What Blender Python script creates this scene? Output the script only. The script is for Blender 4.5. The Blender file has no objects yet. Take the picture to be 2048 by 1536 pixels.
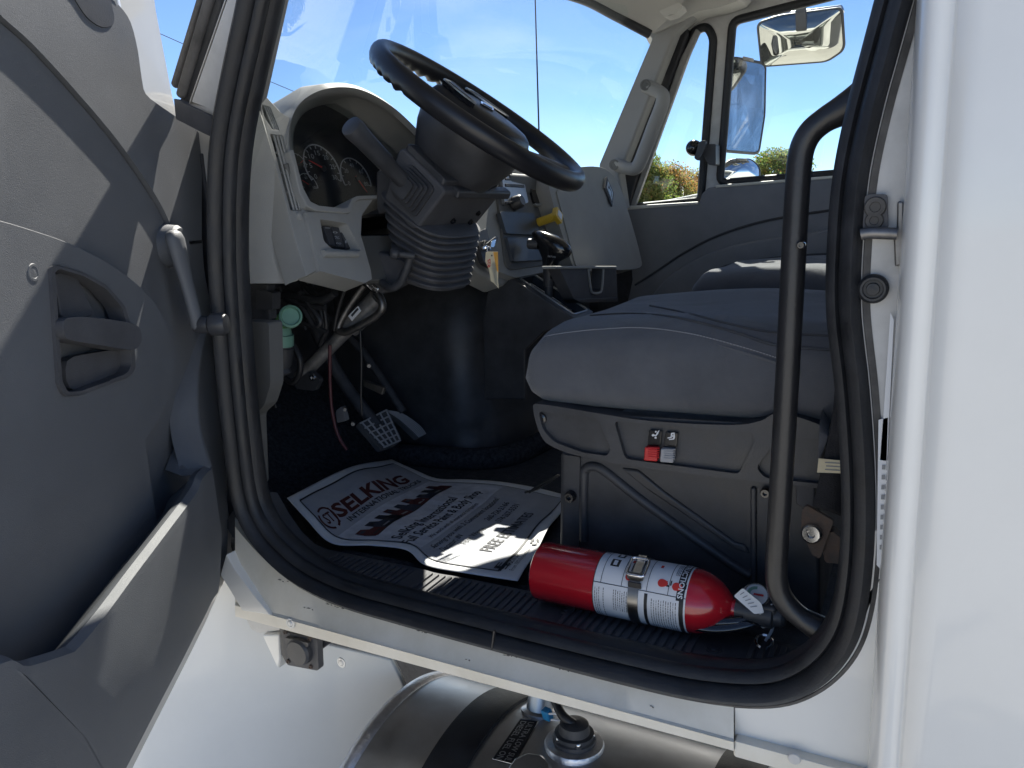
import bpy, bmesh, math, random
from mathutils import Vector, Matrix
from mathutils.geometry import tessellate_polygon
random.seed(7)
V = Vector
# ---------------------------------------------------------------- camera, sky, sun, exposure
# Truck frame: +X towards the truck's rear, +Y into the cab (towards the passenger side), +Z up; the camera is the origin.
R_ = V((.8864, .0620, -.4587)); P_ = V((.4613, -.2021, .8641)); D_ = V((.0399, .9774, .2075))
sc = bpy.context.scene
cd = bpy.data.cameras.new('camera'); cam = bpy.data.objects.new('camera', cd); sc.collection.objects.link(cam)
cd.sensor_width = 36; cd.lens = 36 * 1539 / 2048; cd.clip_start = .02; cd.clip_end = 5000
cx = V((R_.x, P_.x, -D_.x)).normalized(); cz = -V((R_.z, P_.z, -D_.z)).normalized()
cy = cz.cross(cx).normalized(); cx = cy.cross(cz).normalized()
cam.matrix_world = Matrix(((cx.x, cy.x, cz.x, 0), (cx.y, cy.y, cz.y, 0), (cx.z, cy.z, cz.z, 0), (0, 0, 0, 1)))
sc.camera = cam
SUN = V((-.203, .664, .719)).normalized()          # direction towards the sun
w = bpy.data.worlds.new('World'); sc.world = w; w.use_nodes = True
nt = w.node_tree; bg = nt.nodes['Background']
sky = nt.nodes.new('ShaderNodeTexSky'); sky.sky_type = 'NISHITA'; sky.sun_disc = False
sky.sun_elevation = math.asin(SUN.z); sky.sun_rotation = math.atan2(SUN.x, SUN.y)
sky.air_density = .6; sky.dust_density = 0; sky.ozone_density = 5.0
tc = nt.nodes.new('ShaderNodeTexCoord'); mp = nt.nodes.new('ShaderNodeMapping'); mp.inputs['Scale'].default_value = (1.2, 2.6, 5.0)
nz = nt.nodes.new('ShaderNodeTexNoise'); nz.inputs['Scale'].default_value = 1.6; nz.inputs['Detail'].default_value = 7; nz.inputs['Distortion'].default_value = .6
rp = nt.nodes.new('ShaderNodeValToRGB'); rp.color_ramp.elements[0].position = .50; rp.color_ramp.elements[1].position = .85
rp.color_ramp.elements[1].color = (.28, .28, .28, 1)
mx = nt.nodes.new('ShaderNodeMixRGB'); mx.inputs['Color2'].default_value = (7, 7.6, 8.2, 1)
L = nt.links.new
L(tc.outputs['Generated'], mp.inputs[0]); L(mp.outputs[0], nz.inputs['Vector']); L(nz.outputs[0], rp.inputs[0])
L(rp.outputs[0], mx.inputs['Fac']); L(sky.outputs[0], mx.inputs['Color1']); L(mx.outputs[0], bg.inputs['Color'])
bg.inputs['Strength'].default_value = .078
sl = bpy.data.lights.new('sun', 'SUN'); sl.energy = 5.0; sl.angle = math.radians(.53); sl.color = (1, .95, .86)
so = bpy.data.objects.new('sun', sl); sc.collection.objects.link(so)
so.rotation_euler = SUN.to_track_quat('Z', 'Y').to_euler(); so.location = (0, 0, 20)
vs = sc.view_settings; vs.view_transform = 'Standard'; vs.look = 'None'; vs.gamma = 1; vs.use_curve_mapping = False
vs.exposure = 1.3
sc.cycles.max_bounces = 8; sc.cycles.transparent_max_bounces = 12; sc.cycles.caustics_reflective = False; sc.cycles.caustics_refractive = False
sc.cycles.use_denoising = True

# ---------------------------------------------------------------- helpers
def ray(u, v):
    d = V((u - 1024, v - 768, 1539)); return V((R_.dot(d), P_.dot(d), -D_.dot(d)))
def PX(x): return (1, 0, 0, x)
def PY(y): return (0, 1, 0, y)
def PZ(z): return (0, 0, 1, z)
def PD(c): return (1, 0, .327, c)                 # dashboard face, leaning forward
HX, HY = -.96, .80                                # door hinge line
DT = V((.438, -.899, 0)); DN = V((.899, .438, 0))   # along the open door, and its inward normal
def DO(b): return (.899, .438, 0, .899 * HX + .438 * HY + b)
def at(u, v, pl):
    d = ray(u, v); n = V(pl[:3]); return d * (pl[3] / n.dot(d))
def ats(px, pl): return [at(u, v, pl) for u, v in px]
def dz(s, z, b): return V((HX, HY, 0)) + DT * s + DN * b + V((0, 0, z))
def spl(pts, m=6, closed=False):
    pts = [V(p) if len(p) > 2 else V((p[0], p[1], 0)) for p in pts]; n = len(pts); out = []
    rng = range(n if closed else n - 1)
    for i in rng:
        if closed: p0, p1, p2, p3 = pts[i - 1], pts[i], pts[(i + 1) % n], pts[(i + 2) % n]
        else: p0, p1, p2, p3 = pts[max(i - 1, 0)], pts[i], pts[i + 1], pts[min(i + 2, n - 1)]
        for k in range(m):
            t = k / m
            out.append(.5 * ((2 * p1) + (p2 - p0) * t + (2 * p0 - 5 * p1 + 4 * p2 - p3) * t * t + (3 * p1 - p0 - 3 * p2 + p3) * t ** 3))
    if not closed: out.append(pts[-1])
    return out
def sp2(px, m=5, closed=False): return [(p.x, p.y) for p in spl(px, m, closed)]
def rnd(px, r, seg=4):
    n = len(px); out = []
    for i in range(n):
        a, b, c = V((*px[i - 1][:2], 0)), V((*px[i][:2], 0)), V((*px[(i + 1) % n][:2], 0))
        da, dc = a - b, c - b; q = min(r, da.length * .45, dc.length * .45)
        p0, p1 = b + da.normalized() * q, b + dc.normalized() * q
        for k in range(seg + 1):
            t = k / seg; p = p0 * (1 - t) ** 2 + b * 2 * t * (1 - t) + p1 * t * t
            out.append((p.x, p.y))
    return out
def M(name, col, rough=.5, metal=0, bump=0, bs=300, var=0, vs=6, coat=0, spec=.5, sheen=0, col2=None, detail=3, croug=.08, rvar=0):
    m = bpy.data.materials.new(name); m.use_nodes = True; t = m.node_tree; b = t.nodes['Principled BSDF']; l = t.links.new
    col = (*col, 1) if len(col) == 3 else col
    b.inputs['Base Color'].default_value = col; b.inputs['Roughness'].default_value = rough; b.inputs['Metallic'].default_value = metal
    b.inputs['Coat Weight'].default_value = coat; b.inputs['Coat Roughness'].default_value = croug
    b.inputs['Specular IOR Level'].default_value = spec; b.inputs['Sheen Weight'].default_value = sheen
    tx = t.nodes.new('ShaderNodeTexCoord')
    if var or col2 or rvar:
        n = t.nodes.new('ShaderNodeTexNoise'); n.inputs['Scale'].default_value = vs; n.inputs['Detail'].default_value = 6; n.inputs['Roughness'].default_value = .65
        l(tx.outputs['Object'], n.inputs['Vector'])
        r = t.nodes.new('ShaderNodeValToRGB'); r.color_ramp.elements[0].position = .32; r.color_ramp.elements[1].position = .68
        r.color_ramp.elements[0].color = tuple(c * (1 - var) for c in col[:3]) + (1,)
        r.color_ramp.elements[1].color = ((*col2, 1) if col2 else tuple(min(1, c * (1 + var)) for c in col[:3]) + (1,))
        l(n.outputs[0], r.inputs[0]); l(r.outputs[0], b.inputs['Base Color'])
        if rvar:
            mr = t.nodes.new('ShaderNodeMapRange'); mr.inputs[1].default_value = .3; mr.inputs[2].default_value = .7
            mr.inputs[3].default_value = max(.02, rough - rvar); mr.inputs[4].default_value = min(1, rough + rvar)
            l(n.outputs[0], mr.inputs[0]); l(mr.outputs[0], b.inputs['Roughness'])
    if bump:
        n2 = t.nodes.new('ShaderNodeTexNoise'); n2.inputs['Scale'].default_value = bs; n2.inputs['Detail'].default_value = detail
        l(tx.outputs['Object'], n2.inputs['Vector'])
        bp = t.nodes.new('ShaderNodeBump'); bp.inputs['Strength'].default_value = bump; bp.inputs['Distance'].default_value = .004
        l(n2.outputs[0], bp.inputs['Height']); l(bp.outputs[0], b.inputs['Normal'])
    return m
def glassmat(name, tint, f0=.045):
    m = bpy.data.materials.new(name); m.use_nodes = True; t = m.node_tree; t.nodes.clear(); l = t.links.new
    o = t.nodes.new('ShaderNodeOutputMaterial'); mi = t.nodes.new('ShaderNodeMixShader'); f = t.nodes.new('ShaderNodeLayerWeight'); f.inputs[0].default_value = .5
    pw = t.nodes.new('ShaderNodeMath'); pw.operation = 'POWER'; pw.inputs[1].default_value = 5; l(f.outputs['Facing'], pw.inputs[0])
    ma = t.nodes.new('ShaderNodeMath'); ma.operation = 'MULTIPLY_ADD'; ma.inputs[1].default_value = 1 - f0; ma.inputs[2].default_value = f0; l(pw.outputs[0], ma.inputs[0])
    tr = t.nodes.new('ShaderNodeBsdfTransparent'); tr.inputs[0].default_value = (*tint, 1); g = t.nodes.new('ShaderNodeBsdfGlossy'); g.inputs['Roughness'].default_value = 0
    l(ma.outputs[0], mi.inputs[0]); l(tr.outputs[0], mi.inputs[1]); l(g.outputs[0], mi.inputs[2]); l(mi.outputs[0], o.inputs[0]); return m
col = sc.collection
def mesh(name, Vs, F, mat, par=None, ang=38, bev=0, seg=2, mi=None):
    me = bpy.data.meshes.new(name); me.from_pydata([tuple(v) for v in Vs], [], F)
    bm = bmesh.new(); bm.from_mesh(me); bmesh.ops.remove_doubles(bm, verts=bm.verts, dist=1e-5)
    if mi is None: bmesh.ops.recalc_face_normals(bm, faces=bm.faces)
    bm.to_mesh(me); bm.free()
    for m in (mat if isinstance(mat, (list, tuple)) else [mat]): me.materials.append(m)
    if mi is not None and len(mi) == len(me.polygons): me.polygons.foreach_set('material_index', mi)
    me.polygons.foreach_set('use_smooth', [True] * len(me.polygons)); me.set_sharp_from_angle(angle=math.radians(ang))
    o = bpy.data.objects.new(name, me); col.objects.link(o)
    if par is not None: o.parent = par
    if bev:
        b = o.modifiers.new('bevel', 'BEVEL'); b.width = bev; b.segments = seg; b.limit_method = 'ANGLE'; b.angle_limit = math.radians(35)
        b.harden_normals = True; b.use_clamp_overlap = True
    return o
def empty(name, loc, par=None):
    o = bpy.data.objects.new(name, None); o.empty_display_size = .05; col.objects.link(o); o.location = loc
    if par is not None: o.parent = par
    return o
def group(name, par): return empty(name, (0, 0, 0), par)
def tag(o, label, cat=None, grp=None, kind=None):
    o['label'] = label
    if cat: o['category'] = cat
    if grp: o['group'] = grp
    if kind: o['kind'] = kind
    return o
def prism(name, pts, vec, mat, par, holes=(), bev=.002, seg=2, ang=38):
    loops = [list(pts)] + [list(h) for h in holes]; flat = [p for l in loops for p in l]; n = len(flat)
    Vs = [V(p) for p in flat] + [V(p) + vec for p in flat]
    F = []
    for t in tessellate_polygon([[V(p) for p in l] for l in loops]): F.append(tuple(t)); F.append(tuple(n + i for i in reversed(t)))
    k = 0
    for l in loops:
        m = len(l)
        for i in range(m): a, b = k + i, k + (i + 1) % m; F.append((a, b, n + b, n + a))
        k += m
    return mesh(name, Vs, F, mat, par, ang, bev, seg)
def plate(name, px, pl, th, mat, par, holes=(), bev=.002, off=0, seg=2):
    n = V(pl[:3]).normalized(); pts = ats(px, pl)
    if n.dot(pts[0]) > 0: n = -n
    return prism(name, [p + n * off for p in pts], -n * th, mat, par, [[p + n * off for p in ats(h, pl)] for h in holes], bev, seg)
def tube(name, pts, r, mat, par, n=12, closed=False, caps=True, sq=1):
    pts = [V(p) for p in pts]; m = len(pts); rs = r if isinstance(r, (list, tuple)) else [r] * m
    T = []
    for i in range(m):
        a = pts[i - 1] if (i or closed) else pts[0]; b = pts[(i + 1) % m] if (i < m - 1 or closed) else pts[-1]
        T.append((b - a).normalized())
    x = T[0].orthogonal().normalized(); Vs, F = [], []
    for i in range(m):
        x = (x - T[i] * x.dot(T[i])).normalized(); y = T[i].cross(x)
        for k in range(n):
            a = 2 * math.pi * k / n; Vs.append(pts[i] + (x * math.cos(a) + y * math.sin(a) * sq) * rs[i])
    for i in range(m if closed else m - 1):
        j = (i + 1) % m
        for k in range(n): F.append((i * n + k, i * n + (k + 1) % n, j * n + (k + 1) % n, j * n + k))
    if caps and not closed: F.append(tuple(range(n - 1, -1, -1))); F.append(tuple((m - 1) * n + k for k in range(n)))
    return mesh(name, Vs, F, mat, par, 50)
def lathe(name, p0, ax, prof, mat, par, n=32, ang=35, a0=0, a1=360, xref=None, mi=None):
    ax = V(ax).normalized(); x = (V(xref) - ax * V(xref).dot(ax)).normalized() if xref else ax.orthogonal().normalized(); y = ax.cross(x); p0 = V(p0)
    full = a1 - a0 >= 360; na = n if full else n + 1; Vs, F, idx = [], [], []
    for h, r in prof:
        for k in range(na):
            a = math.radians(a0 + (a1 - a0) * k / n); Vs.append(p0 + ax * h + (x * math.cos(a) + y * math.sin(a)) * max(r, 1e-5))
    for i in range(len(prof) - 1):
        for k in range(n): F.append((i * na + k, i * na + (k + 1) % na, (i + 1) * na + (k + 1) % na, (i + 1) * na + k))
    return mesh(name, Vs, F, mat, par, ang)
def rbox(name, c, ax, ay, hx, hy, hz, mat, par, bev=.003, seg=2):
    ax = V(ax).normalized(); ay = V(ay); ay = (ay - ax * ay.dot(ax)).normalized(); az = ax.cross(ay); c = V(c)
    Vs = [c + ax * hx * a + ay * hy * b + az * hz * e for a in (-1, 1) for b in (-1, 1) for e in (-1, 1)]
    F = [(0, 1, 3, 2), (4, 6, 7, 5), (0, 4, 5, 1), (2, 3, 7, 6), (0, 2, 6, 4), (1, 5, 7, 3)]
    return mesh(name, Vs, F, mat, par, 38, bev, seg)
def loft(name, loops, mat, par, cap=True, closed=True, ang=45, bev=0):
    n = len(loops[0]); Vs = [V(p) for l in loops for p in l]; F = []
    for i in range(len(loops) - 1):
        for k in range(n if closed else n - 1): F.append((i * n + k, i * n + (k + 1) % n, (i + 1) * n + (k + 1) % n, (i + 1) * n + k))
    if cap and closed: F.append(tuple(range(n - 1, -1, -1))); F.append(tuple((len(loops) - 1) * n + k for k in range(n)))
    return mesh(name, Vs, F, mat, par, ang, bev)
def sweep(name, path, prof, ref, mat, par, closed=False, pclosed=True, ang=50):
    path = [V(p) for p in path]; m = len(path); ref = V(ref).normalized(); loops = []
    for i in range(m):
        a = path[i - 1] if (i or closed) else path[0]; b = path[(i + 1) % m] if (i < m - 1 or closed) else path[-1]
        t = (b - a).normalized(); nn = t.cross(ref).normalized()
        loops.append([path[i] + nn * q[0] + ref * q[1] for q in prof])
    n = len(prof); Vs = [p for l in loops for p in l]; F = []
    for i in range(m if closed else m - 1):
        j = (i + 1) % m
        for k in range(n if pclosed else n - 1): F.append((i * n + k, i * n + (k + 1) % n, j * n + (k + 1) % n, j * n + k))
    if not closed and pclosed: F.append(tuple(range(n - 1, -1, -1))); F.append(tuple((m - 1) * n + k for k in range(n)))
    return mesh(name, Vs, F, mat, par, ang)
def grid(name, fn, nu, nv, mat, par, ang=60, thick=None, mi=None):
    Vs = [V(fn(i / nu, j / nv)) for j in range(nv + 1) for i in range(nu + 1)]; F = []
    for j in range(nv):
        for i in range(nu): a = j * (nu + 1) + i; F.append((a, a + 1, a + nu + 2, a + nu + 1))
    o = mesh(name, Vs, F, mat, par, ang)
    if thick: s = o.modifiers.new('solid', 'SOLIDIFY'); s.thickness = thick; s.offset = 0
    return o
def txt2d(s, bold=0, res=2):
    c = bpy.data.curves.new('t', 'FONT'); c.body = s; c.size = 1; c.offset = bold; c.resolution_u = res
    o = bpy.data.objects.new('t', c); me = o.to_mesh(); vs_ = [v.co.copy() for v in me.vertices]; fs = [tuple(p.vertices) for p in me.polygons]
    o.to_mesh_clear(); bpy.data.objects.remove(o); bpy.data.curves.remove(c)
    if not vs_: return [], [], 1
    x0 = min(v.x for v in vs_); x1 = max(v.x for v in vs_)
    for v in vs_: v.x -= x0
    return vs_, fs, x1 - x0
def lettering(name, items, mat, par):
    """items: (text, fn(x, y)) with x running 0..1 along the line and y in cap heights"""
    Vs, F = [], []
    for s, fn, *bd in items:
        v2, f2, wd = txt2d(s, bd[0] if bd else 0); k = len(Vs)
        Vs += [fn(v.x / wd, v.y / .7) for v in v2]; F += [tuple(k + i for i in f) for f in f2]
    me = bpy.data.meshes.new(name); me.from_pydata([tuple(v) for v in Vs], [], F); me.materials.append(mat)
    o = bpy.data.objects.new(name, me); col.objects.link(o); o.parent = par; return o
def tline(p0, p1, up, h, eps=.0006):
    p0, p1 = V(p0), V(p1); ex = p1 - p0; nn = ex.cross(V(up)).normalized(); ey = nn.cross(ex).normalized()
    if nn.dot(p0) > 0: nn = -nn
    return lambda x, y: p0 + ex * x + ey * (h * y) + nn * eps
def bolt(p, n, r, mat, par, h=.006, name='bolt'):
    return lathe(name, V(p), n, [(-.004, r), (h * .6, r), (h, r * .8), (h, r * .45), (h * .55, r * .4), (h * .55, 0)], mat, par, 16)
# ---------------------------------------------------------------- materials
m_white = M('white_paint', (.76, .75, .715), .32, coat=.6, var=.03, vs=5, bump=.02, bs=30, croug=.05)
m_sillw = M('worn_white_bounce_tint', (.80, .765, .68), .42, coat=.25, vs=9, col2=(.66, .62, .52), var=.0, bump=.05, bs=60)  # worn paint; warm ground bounce on the rocker is mixed into the cream base
m_jamb = M('dusty_white_paint', (.62, .61, .59), .5, vs=14, col2=(.46, .45, .43), bump=.04, bs=80)
m_rubber = M('seal_rubber', (.019, .020, .023), .5, var=.35, vs=30, bump=.12, bs=350, rvar=.1)
m_rubg = M('weathered_rubber', (.09, .085, .08), .7, var=.4, vs=25, bump=.1, bs=250)
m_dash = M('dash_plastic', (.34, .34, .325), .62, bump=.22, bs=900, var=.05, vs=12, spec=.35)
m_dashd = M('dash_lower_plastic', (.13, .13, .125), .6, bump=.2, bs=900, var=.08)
m_door = M('door_trim_plastic', (.130, .136, .146), .54, bump=.2, bs=1000, var=.10, vs=7, spec=.45, rvar=.06)
m_blk = M('black_plastic', (.052, .053, .058), .45, bump=.1, bs=600, var=.25, vs=18, rvar=.08)
m_blkm = M('matt_black_plastic', (.08, .08, .086), .62, bump=.2, bs=700, var=.2, vs=16)
m_gloss = M('gloss_black', (.012, .012, .014), .16, coat=.5)
m_wheel = M('wheel_rubber', (.018, .018, .021), .34, bump=.08, bs=900, rvar=.06, vs=20, var=.1)
m_seat = M('seat_cloth', (.115, .119, .132), .85, bump=.35, bs=1400, var=.14, vs=9, sheen=.35, spec=.25)
t_ = m_seat.node_tree; bn = [n for n in t_.nodes if n.type == 'BUMP'][0]; wn = t_.nodes.new('ShaderNodeTexNoise'); wn.inputs['Scale'].default_value = 9; wn.inputs['Detail'].default_value = 2; wn.inputs['Distortion'].default_value = 1.2
wb = t_.nodes.new('ShaderNodeBump'); wb.inputs['Strength'].default_value = .55; wb.inputs['Distance'].default_value = .012
t_.links.new([n for n in t_.nodes if n.type == 'TEX_COORD'][0].outputs['Object'], wn.inputs['Vector']); t_.links.new(wn.outputs[0], wb.inputs['Height']); t_.links.new(wb.outputs[0], bn.inputs['Normal'])
m_stitch = M('stitch_thread', (.32, .32, .34), .8)
m_carpet = M('black_carpet', (.05, .052, .06), .95, bump=1, bs=500, var=.5, vs=120, spec=.1)
m_floor = M('black_floor_mat', (.045, .047, .054), .7, bump=.7, bs=300, var=.4, vs=60)
m_fire = M('firewall_insulation', (.05, .052, .06), .7, bump=.4, bs=90, var=.3, vs=20)
m_head = M('headliner', (.50, .485, .45), .85, bump=.2, bs=900, var=.04)
m_pil = M('pillar_trim', (.30, .295, .28), .65, bump=.18, bs=900, var=.05)
m_pdoor = M('passenger_trim', (.22, .22, .23), .6, bump=.2, bs=600, var=.1, vs=8)
m_alu = M('brushed_aluminium', (.55, .56, .58), .38, 1, var=.12, vs=14, bump=.05, bs=40, rvar=.08)
m_weld = M('weld_aluminium', (.72, .72, .74), .42, 1, var=.15, vs=60, bump=.3, bs=120)
m_steel = M('bright_steel', (.62, .62, .62), .22, 1)
m_dsteel = M('dull_steel', (.22, .21, .20), .5, 1, var=.25, vs=40)
m_chrome = M('chrome', (.8, .8, .82), .06, 1)
m_mir2 = M('dim_olive_mirror_glass', (.52, .52, .47), .02, 1)  # dark olive tint stands in for a darker reflection in the glass
m_field = M('paper_grey_print', (.44, .45, .475), .75, var=.05, vs=30)
m_mir = M('mirror_glass', (.86, .88, .89), .0, 1)
m_red = M('red_enamel', (.46, .012, .022), .2, coat=.6, var=.05, vs=10)
m_lab = M('label_white', (.74, .75, .77), .4)
m_ink = M('print_black', (.018, .018, .02), .5)
m_inkt = M('faded_print', (.085, .085, .09), .75)
m_inkg = M('print_grey', (.30, .305, .31), .75, var=.06, vs=30)
m_inkr = M('print_dark_red', (.10, .025, .022), .7)
m_inkr2 = M('print_red', (.62, .04, .03), .6)
m_inkb = M('print_blue_grey', (.05, .055, .075), .7)
m_paper = M('paper_white', (.82, .82, .81), .8, bump=.12, bs=40, var=.015, vs=30)
m_yel = M('yellow_plastic', (.72, .48, .05), .4, var=.08, vs=60)
m_tagp = M('manila_tag', (.80, .70, .48), .75, var=.05, vs=80)
m_orng = M('orange_print', (.85, .42, .05), .7)
m_green = M('green_plastic', (.19, .38, .29), .5, var=.06, vs=40)
m_greenc = M('clear_green_plastic', (.12, .30, .12), .25, coat=.4)
m_grey = M('grey_plastic', (.36, .36, .37), .5)
m_redp = M('red_plastic', (.62, .03, .03), .4)
m_blue = M('blue_clip', (.03, .24, .5), .4)
m_rust = M('rusty_steel', (.10, .088, .08), .75, .3, vs=60, col2=(.15, .10, .075), bump=.3, bs=200)
m_belt = M('belt_webbing', (.022, .022, .026), .8, bump=.5, bs=700, var=.2, vs=60)
m_cable = M('cable_black', (.02, .02, .022), .45)
m_cabr = M('cable_maroon', (.09, .025, .03), .5)
m_shaft = M('shaft_steel', (.30, .285, .27), .5, .6, var=.3, vs=40, bump=.1, bs=200)
m_glass = glassmat('clear_glass', (.93, .955, .95))
m_lens = glassmat('cluster_lens', (.86, .87, .88), .03)
m_asph = M('pale_concrete', (.52, .50, .455), .9, bump=.4, bs=60, var=.12, vs=.8)
m_navy = M('gauge_face', (.012, .013, .017), .55)
m_glow = M('gauge_print', (.42, .43, .45), .6)
m_silver = M('silver_trim', (.50, .51, .52), .35, .8, var=.05, vs=30)
m_bark = M('bark', (.07, .055, .045), .9, bump=.8, bs=20, var=.3)
m_leaf = [M('leaf_green', (.10, .13, .035), .7, var=.3, vs=.9), M('leaf_olive', (.15, .15, .04), .7, var=.3, vs=.9), M('leaf_rust', (.24, .13, .045), .7, var=.3, vs=.9)]
for m_, tc_ in zip(m_leaf, ((.22, .30, .06), (.34, .34, .08), (.48, .26, .08))):
    t_ = m_.node_tree; pb = t_.nodes['Principled BSDF']; ou = t_.nodes['Material Output']; tl = t_.nodes.new('ShaderNodeBsdfTranslucent'); tl.inputs[0].default_value = (*tc_, 1)
    ms = t_.nodes.new('ShaderNodeMixShader'); ms.inputs[0].default_value = .5; t_.links.new(pb.outputs[0], ms.inputs[1]); t_.links.new(tl.outputs[0], ms.inputs[2]); t_.links.new(ms.outputs[0], ou.inputs[0])
# ---------------------------------------------------------------- ground
G = -1.72
o = mesh('ground', [(-2500, -2500, G), (2500, -2500, G), (2500, 2500, G), (-2500, 2500, G)], [(0, 1, 2, 3)], m_asph); o['kind'] = 'structure'
tag(o, 'pale concrete lot the truck is parked on', None, None, 'structure')
# ---------------------------------------------------------------- the truck
truck = empty('truck', (0, 1.65, G))
tag(truck, 'white truck seen through its open driver door, grey dash and cloth seats', 'truck')
truck.location = (0, 0, 0)
YD, YP = .80, 2.50
# door seal ------------------------------------------------------
SEAL = [(540, -180), (503, 0), (470, 150), (449, 260), (440, 360), (439, 500), (445, 620), (456, 760), (468, 880), (482, 985), (504, 1048), (545, 1103), (605, 1152), (690, 1192), (800, 1224), (980, 1272), (1250, 1340), (1400, 1372), (1530, 1380), (1610, 1355), (1670, 1300), (1702, 1225), (1718, 1100), (1719, 950), (1708, 780), (1691, 620), (1694, 480), (1706, 350), (1733, 220), (1765, 100), (1792, 0), (1840, -180)]
path = ats(sp2(SEAL, 6), PY(YD))
top = [path[-1] + V((-.03, 0, .12)), path[-1] + V((-.10, 0, .19)), path[0] + V((.16, 0, .26)), path[0] + V((.05, 0, .14))]
path = path + spl([path[-1]] + top + [path[0]], 5)[1:-1]
seal = group('door_seal', truck)
def ridge(a0, a1, b0, b1, bulge, n=6):
    return [(a0 + (a1 - a0) * i / n - 0 * bulge, b0 + (b1 - b0) * i / n - bulge * math.sin(math.pi * i / n)) for i in range(n + 1)]
# profile: a = outward in the opening plane (positive away from the opening), b = depth (+Y inside)
prof = [(.015, .004), (.013, -.010), (.006, -.016), (-.001, -.013), (-.005, -.004), (-.006, .002), (-.009, -.002), (-.014, 0), (-.018, .006), (-.018, .013), (-.015, .017), (-.018, .022), (-.020, .030), (-.017, .040), (-.010, .046), (.010, .046)]
pth2 = path
if (path[1] - path[0]).cross(V((0, 1, 0))).dot(path[0] - V((-.45, .8, -.15))) < 0: prof = [(-a, b) for a, b in prof]
sweep('seal_bulb', path, prof, (0, 1, 0), m_rubber, seal, closed=True, ang=60)
prof2 = [(.020, .006), (.022, -.003), (.016, -.006), (.013, .006)]
if prof[0][0] < 0: prof2 = [(-a, b) for a, b in prof2]
sweep('seal_lip', path, prof2, (0, 1, 0), m_rubg, seal, closed=True, ang=60)
plate('seal_joint', [(986, 1262), (989, 1262), (984, 1300), (981, 1300)], PY(YD - .0165), .004, m_ink, seal, bev=0)
# white outer body ----------------------------------------------
body = group('cab_body', truck)
# rocker below the seal: outer skin lofted between the seal line and the crease, then the lower strip and its return
S0 = sp2([(462, 1040), (500, 1085), (545, 1130), (620, 1180), (700, 1212), (820, 1248), (1000, 1298), (1250, 1365), (1400, 1398), (1467, 1409)], 5)
def crease(u): return 1262 + (u - 660) * .2745 + max(0, 600 - u) * .0
def strip(u): return 1284 + (u - 660) * .27
n = 46; lo = [[], [], [], [], [], [], []]
us = [470 + (1467 - 470) * i / n for i in range(n + 1)]
def s0v(u):
    for (a, b), (c, d) in zip(S0, S0[1:]):
        if a <= u <= c: return b + (d - b) * (u - a) / (c - a)
    return S0[-1][1]
for u in us:
    p0 = at(u, s0v(u) - 16, PY(YD + .012)); p1 = at(u, s0v(u) + 4, PY(YD - .004)); p2 = at(u, crease(u) - 6, PY(YD - .020)); p3 = at(u, crease(u) + 1, PY(YD - .024)); p4 = at(u, crease(u) + 2.5, PY(YD - .021)); p5 = at(u, strip(u), PY(YD - .020))
    for k, p in enumerate((p0, p1, p2, p3, p4, p5, p5 + V((0, .05, .0)))): lo[k].append(p)
loft('rocker_panel', lo, m_sillw, body, cap=False, closed=False, ang=30)
# rear lower corner and door jamb up the B pillar (one pressed sheet at the opening plane)
JP = sp2([(1737, 1100), (1736, 1080), (1736, 930), (1724, 760), (1706, 610), (1708, 480), (1722, 350), (1750, 220), (1782, 100), (1810, 0), (1860, -180)], 6)
lo = [[], [], []]
for i, (u, v) in enumerate(JP):
    p = at(u, v, PY(YD - .003)); q = V((max(p.x + .006, -.010), YD - .001, p.z))
    if False:
        # towards the sill the jamb reaches down to the crease line
        uu = u + 12; q2 = at(uu, max(v + 6, min(1540, crease(u) if u < 1500 else 1540)), PY(YD - .012))
        q = q2 if i < 10 else V((max(q2.x, .004), YD - .006, min(q2.z, p.z - .004)))
    lo[0].append(p + V((0, .02, 0))); lo[1].append(p); lo[2].append(q)
loft('door_jamb', lo, m_jamb, body, cap=False, closed=False, ang=60)
xs = at(1467, 1440, PY(YD - .01)).x; zc = at(1250, crease(1250), PY(YD - .024)).z
plate('sill_corner', [(1468, 1396), (1540, 1402), (1600, 1392), (1650, 1366), (1695, 1312), (1724, 1240), (1735, 1150), (1738, 1060), (1800, 1060), (1770, 1560), (1640, 1521), (1468, 1474)], PY(YD - .004), .03, m_white, body, bev=.004, seg=3)
prism('sill_strip', [(xs + .0015, YD - .018, zc - .004), (.012, YD - .018, zc - .004), (.012, YD - .018, zc - .024), (xs + .0015, YD - .018, zc - .024)], V((0, .03, 0)), m_sillw, body, bev=.003)
# rolled rear edge of the opening and the outer skin behind it (plan section extruded upwards)
sec = [(-.015 + (x + .004) * .55 if x < .052 else x - .040, y) for x, y in [(-.004, .815), (-.0045, .79), (-.002, .768), (.004, .752), (.013, .742), (.024, .739), (.034, .7405), (.041, .7425), (.045, .7435), (.0475, .7432), (.050, .741), (.056, .7385), (.075, .737), (.7, .729)]]
lo = []
for zz in (-.72, -.6, -.3, 0, .2, .4, .62, .70): lo.append([V((x, y + max(0, zz - .1) * .06, zz)) for x, y in sec])
loft('rear_quarter_panel', lo, m_white, body, cap=False, closed=False, ang=70)
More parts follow.
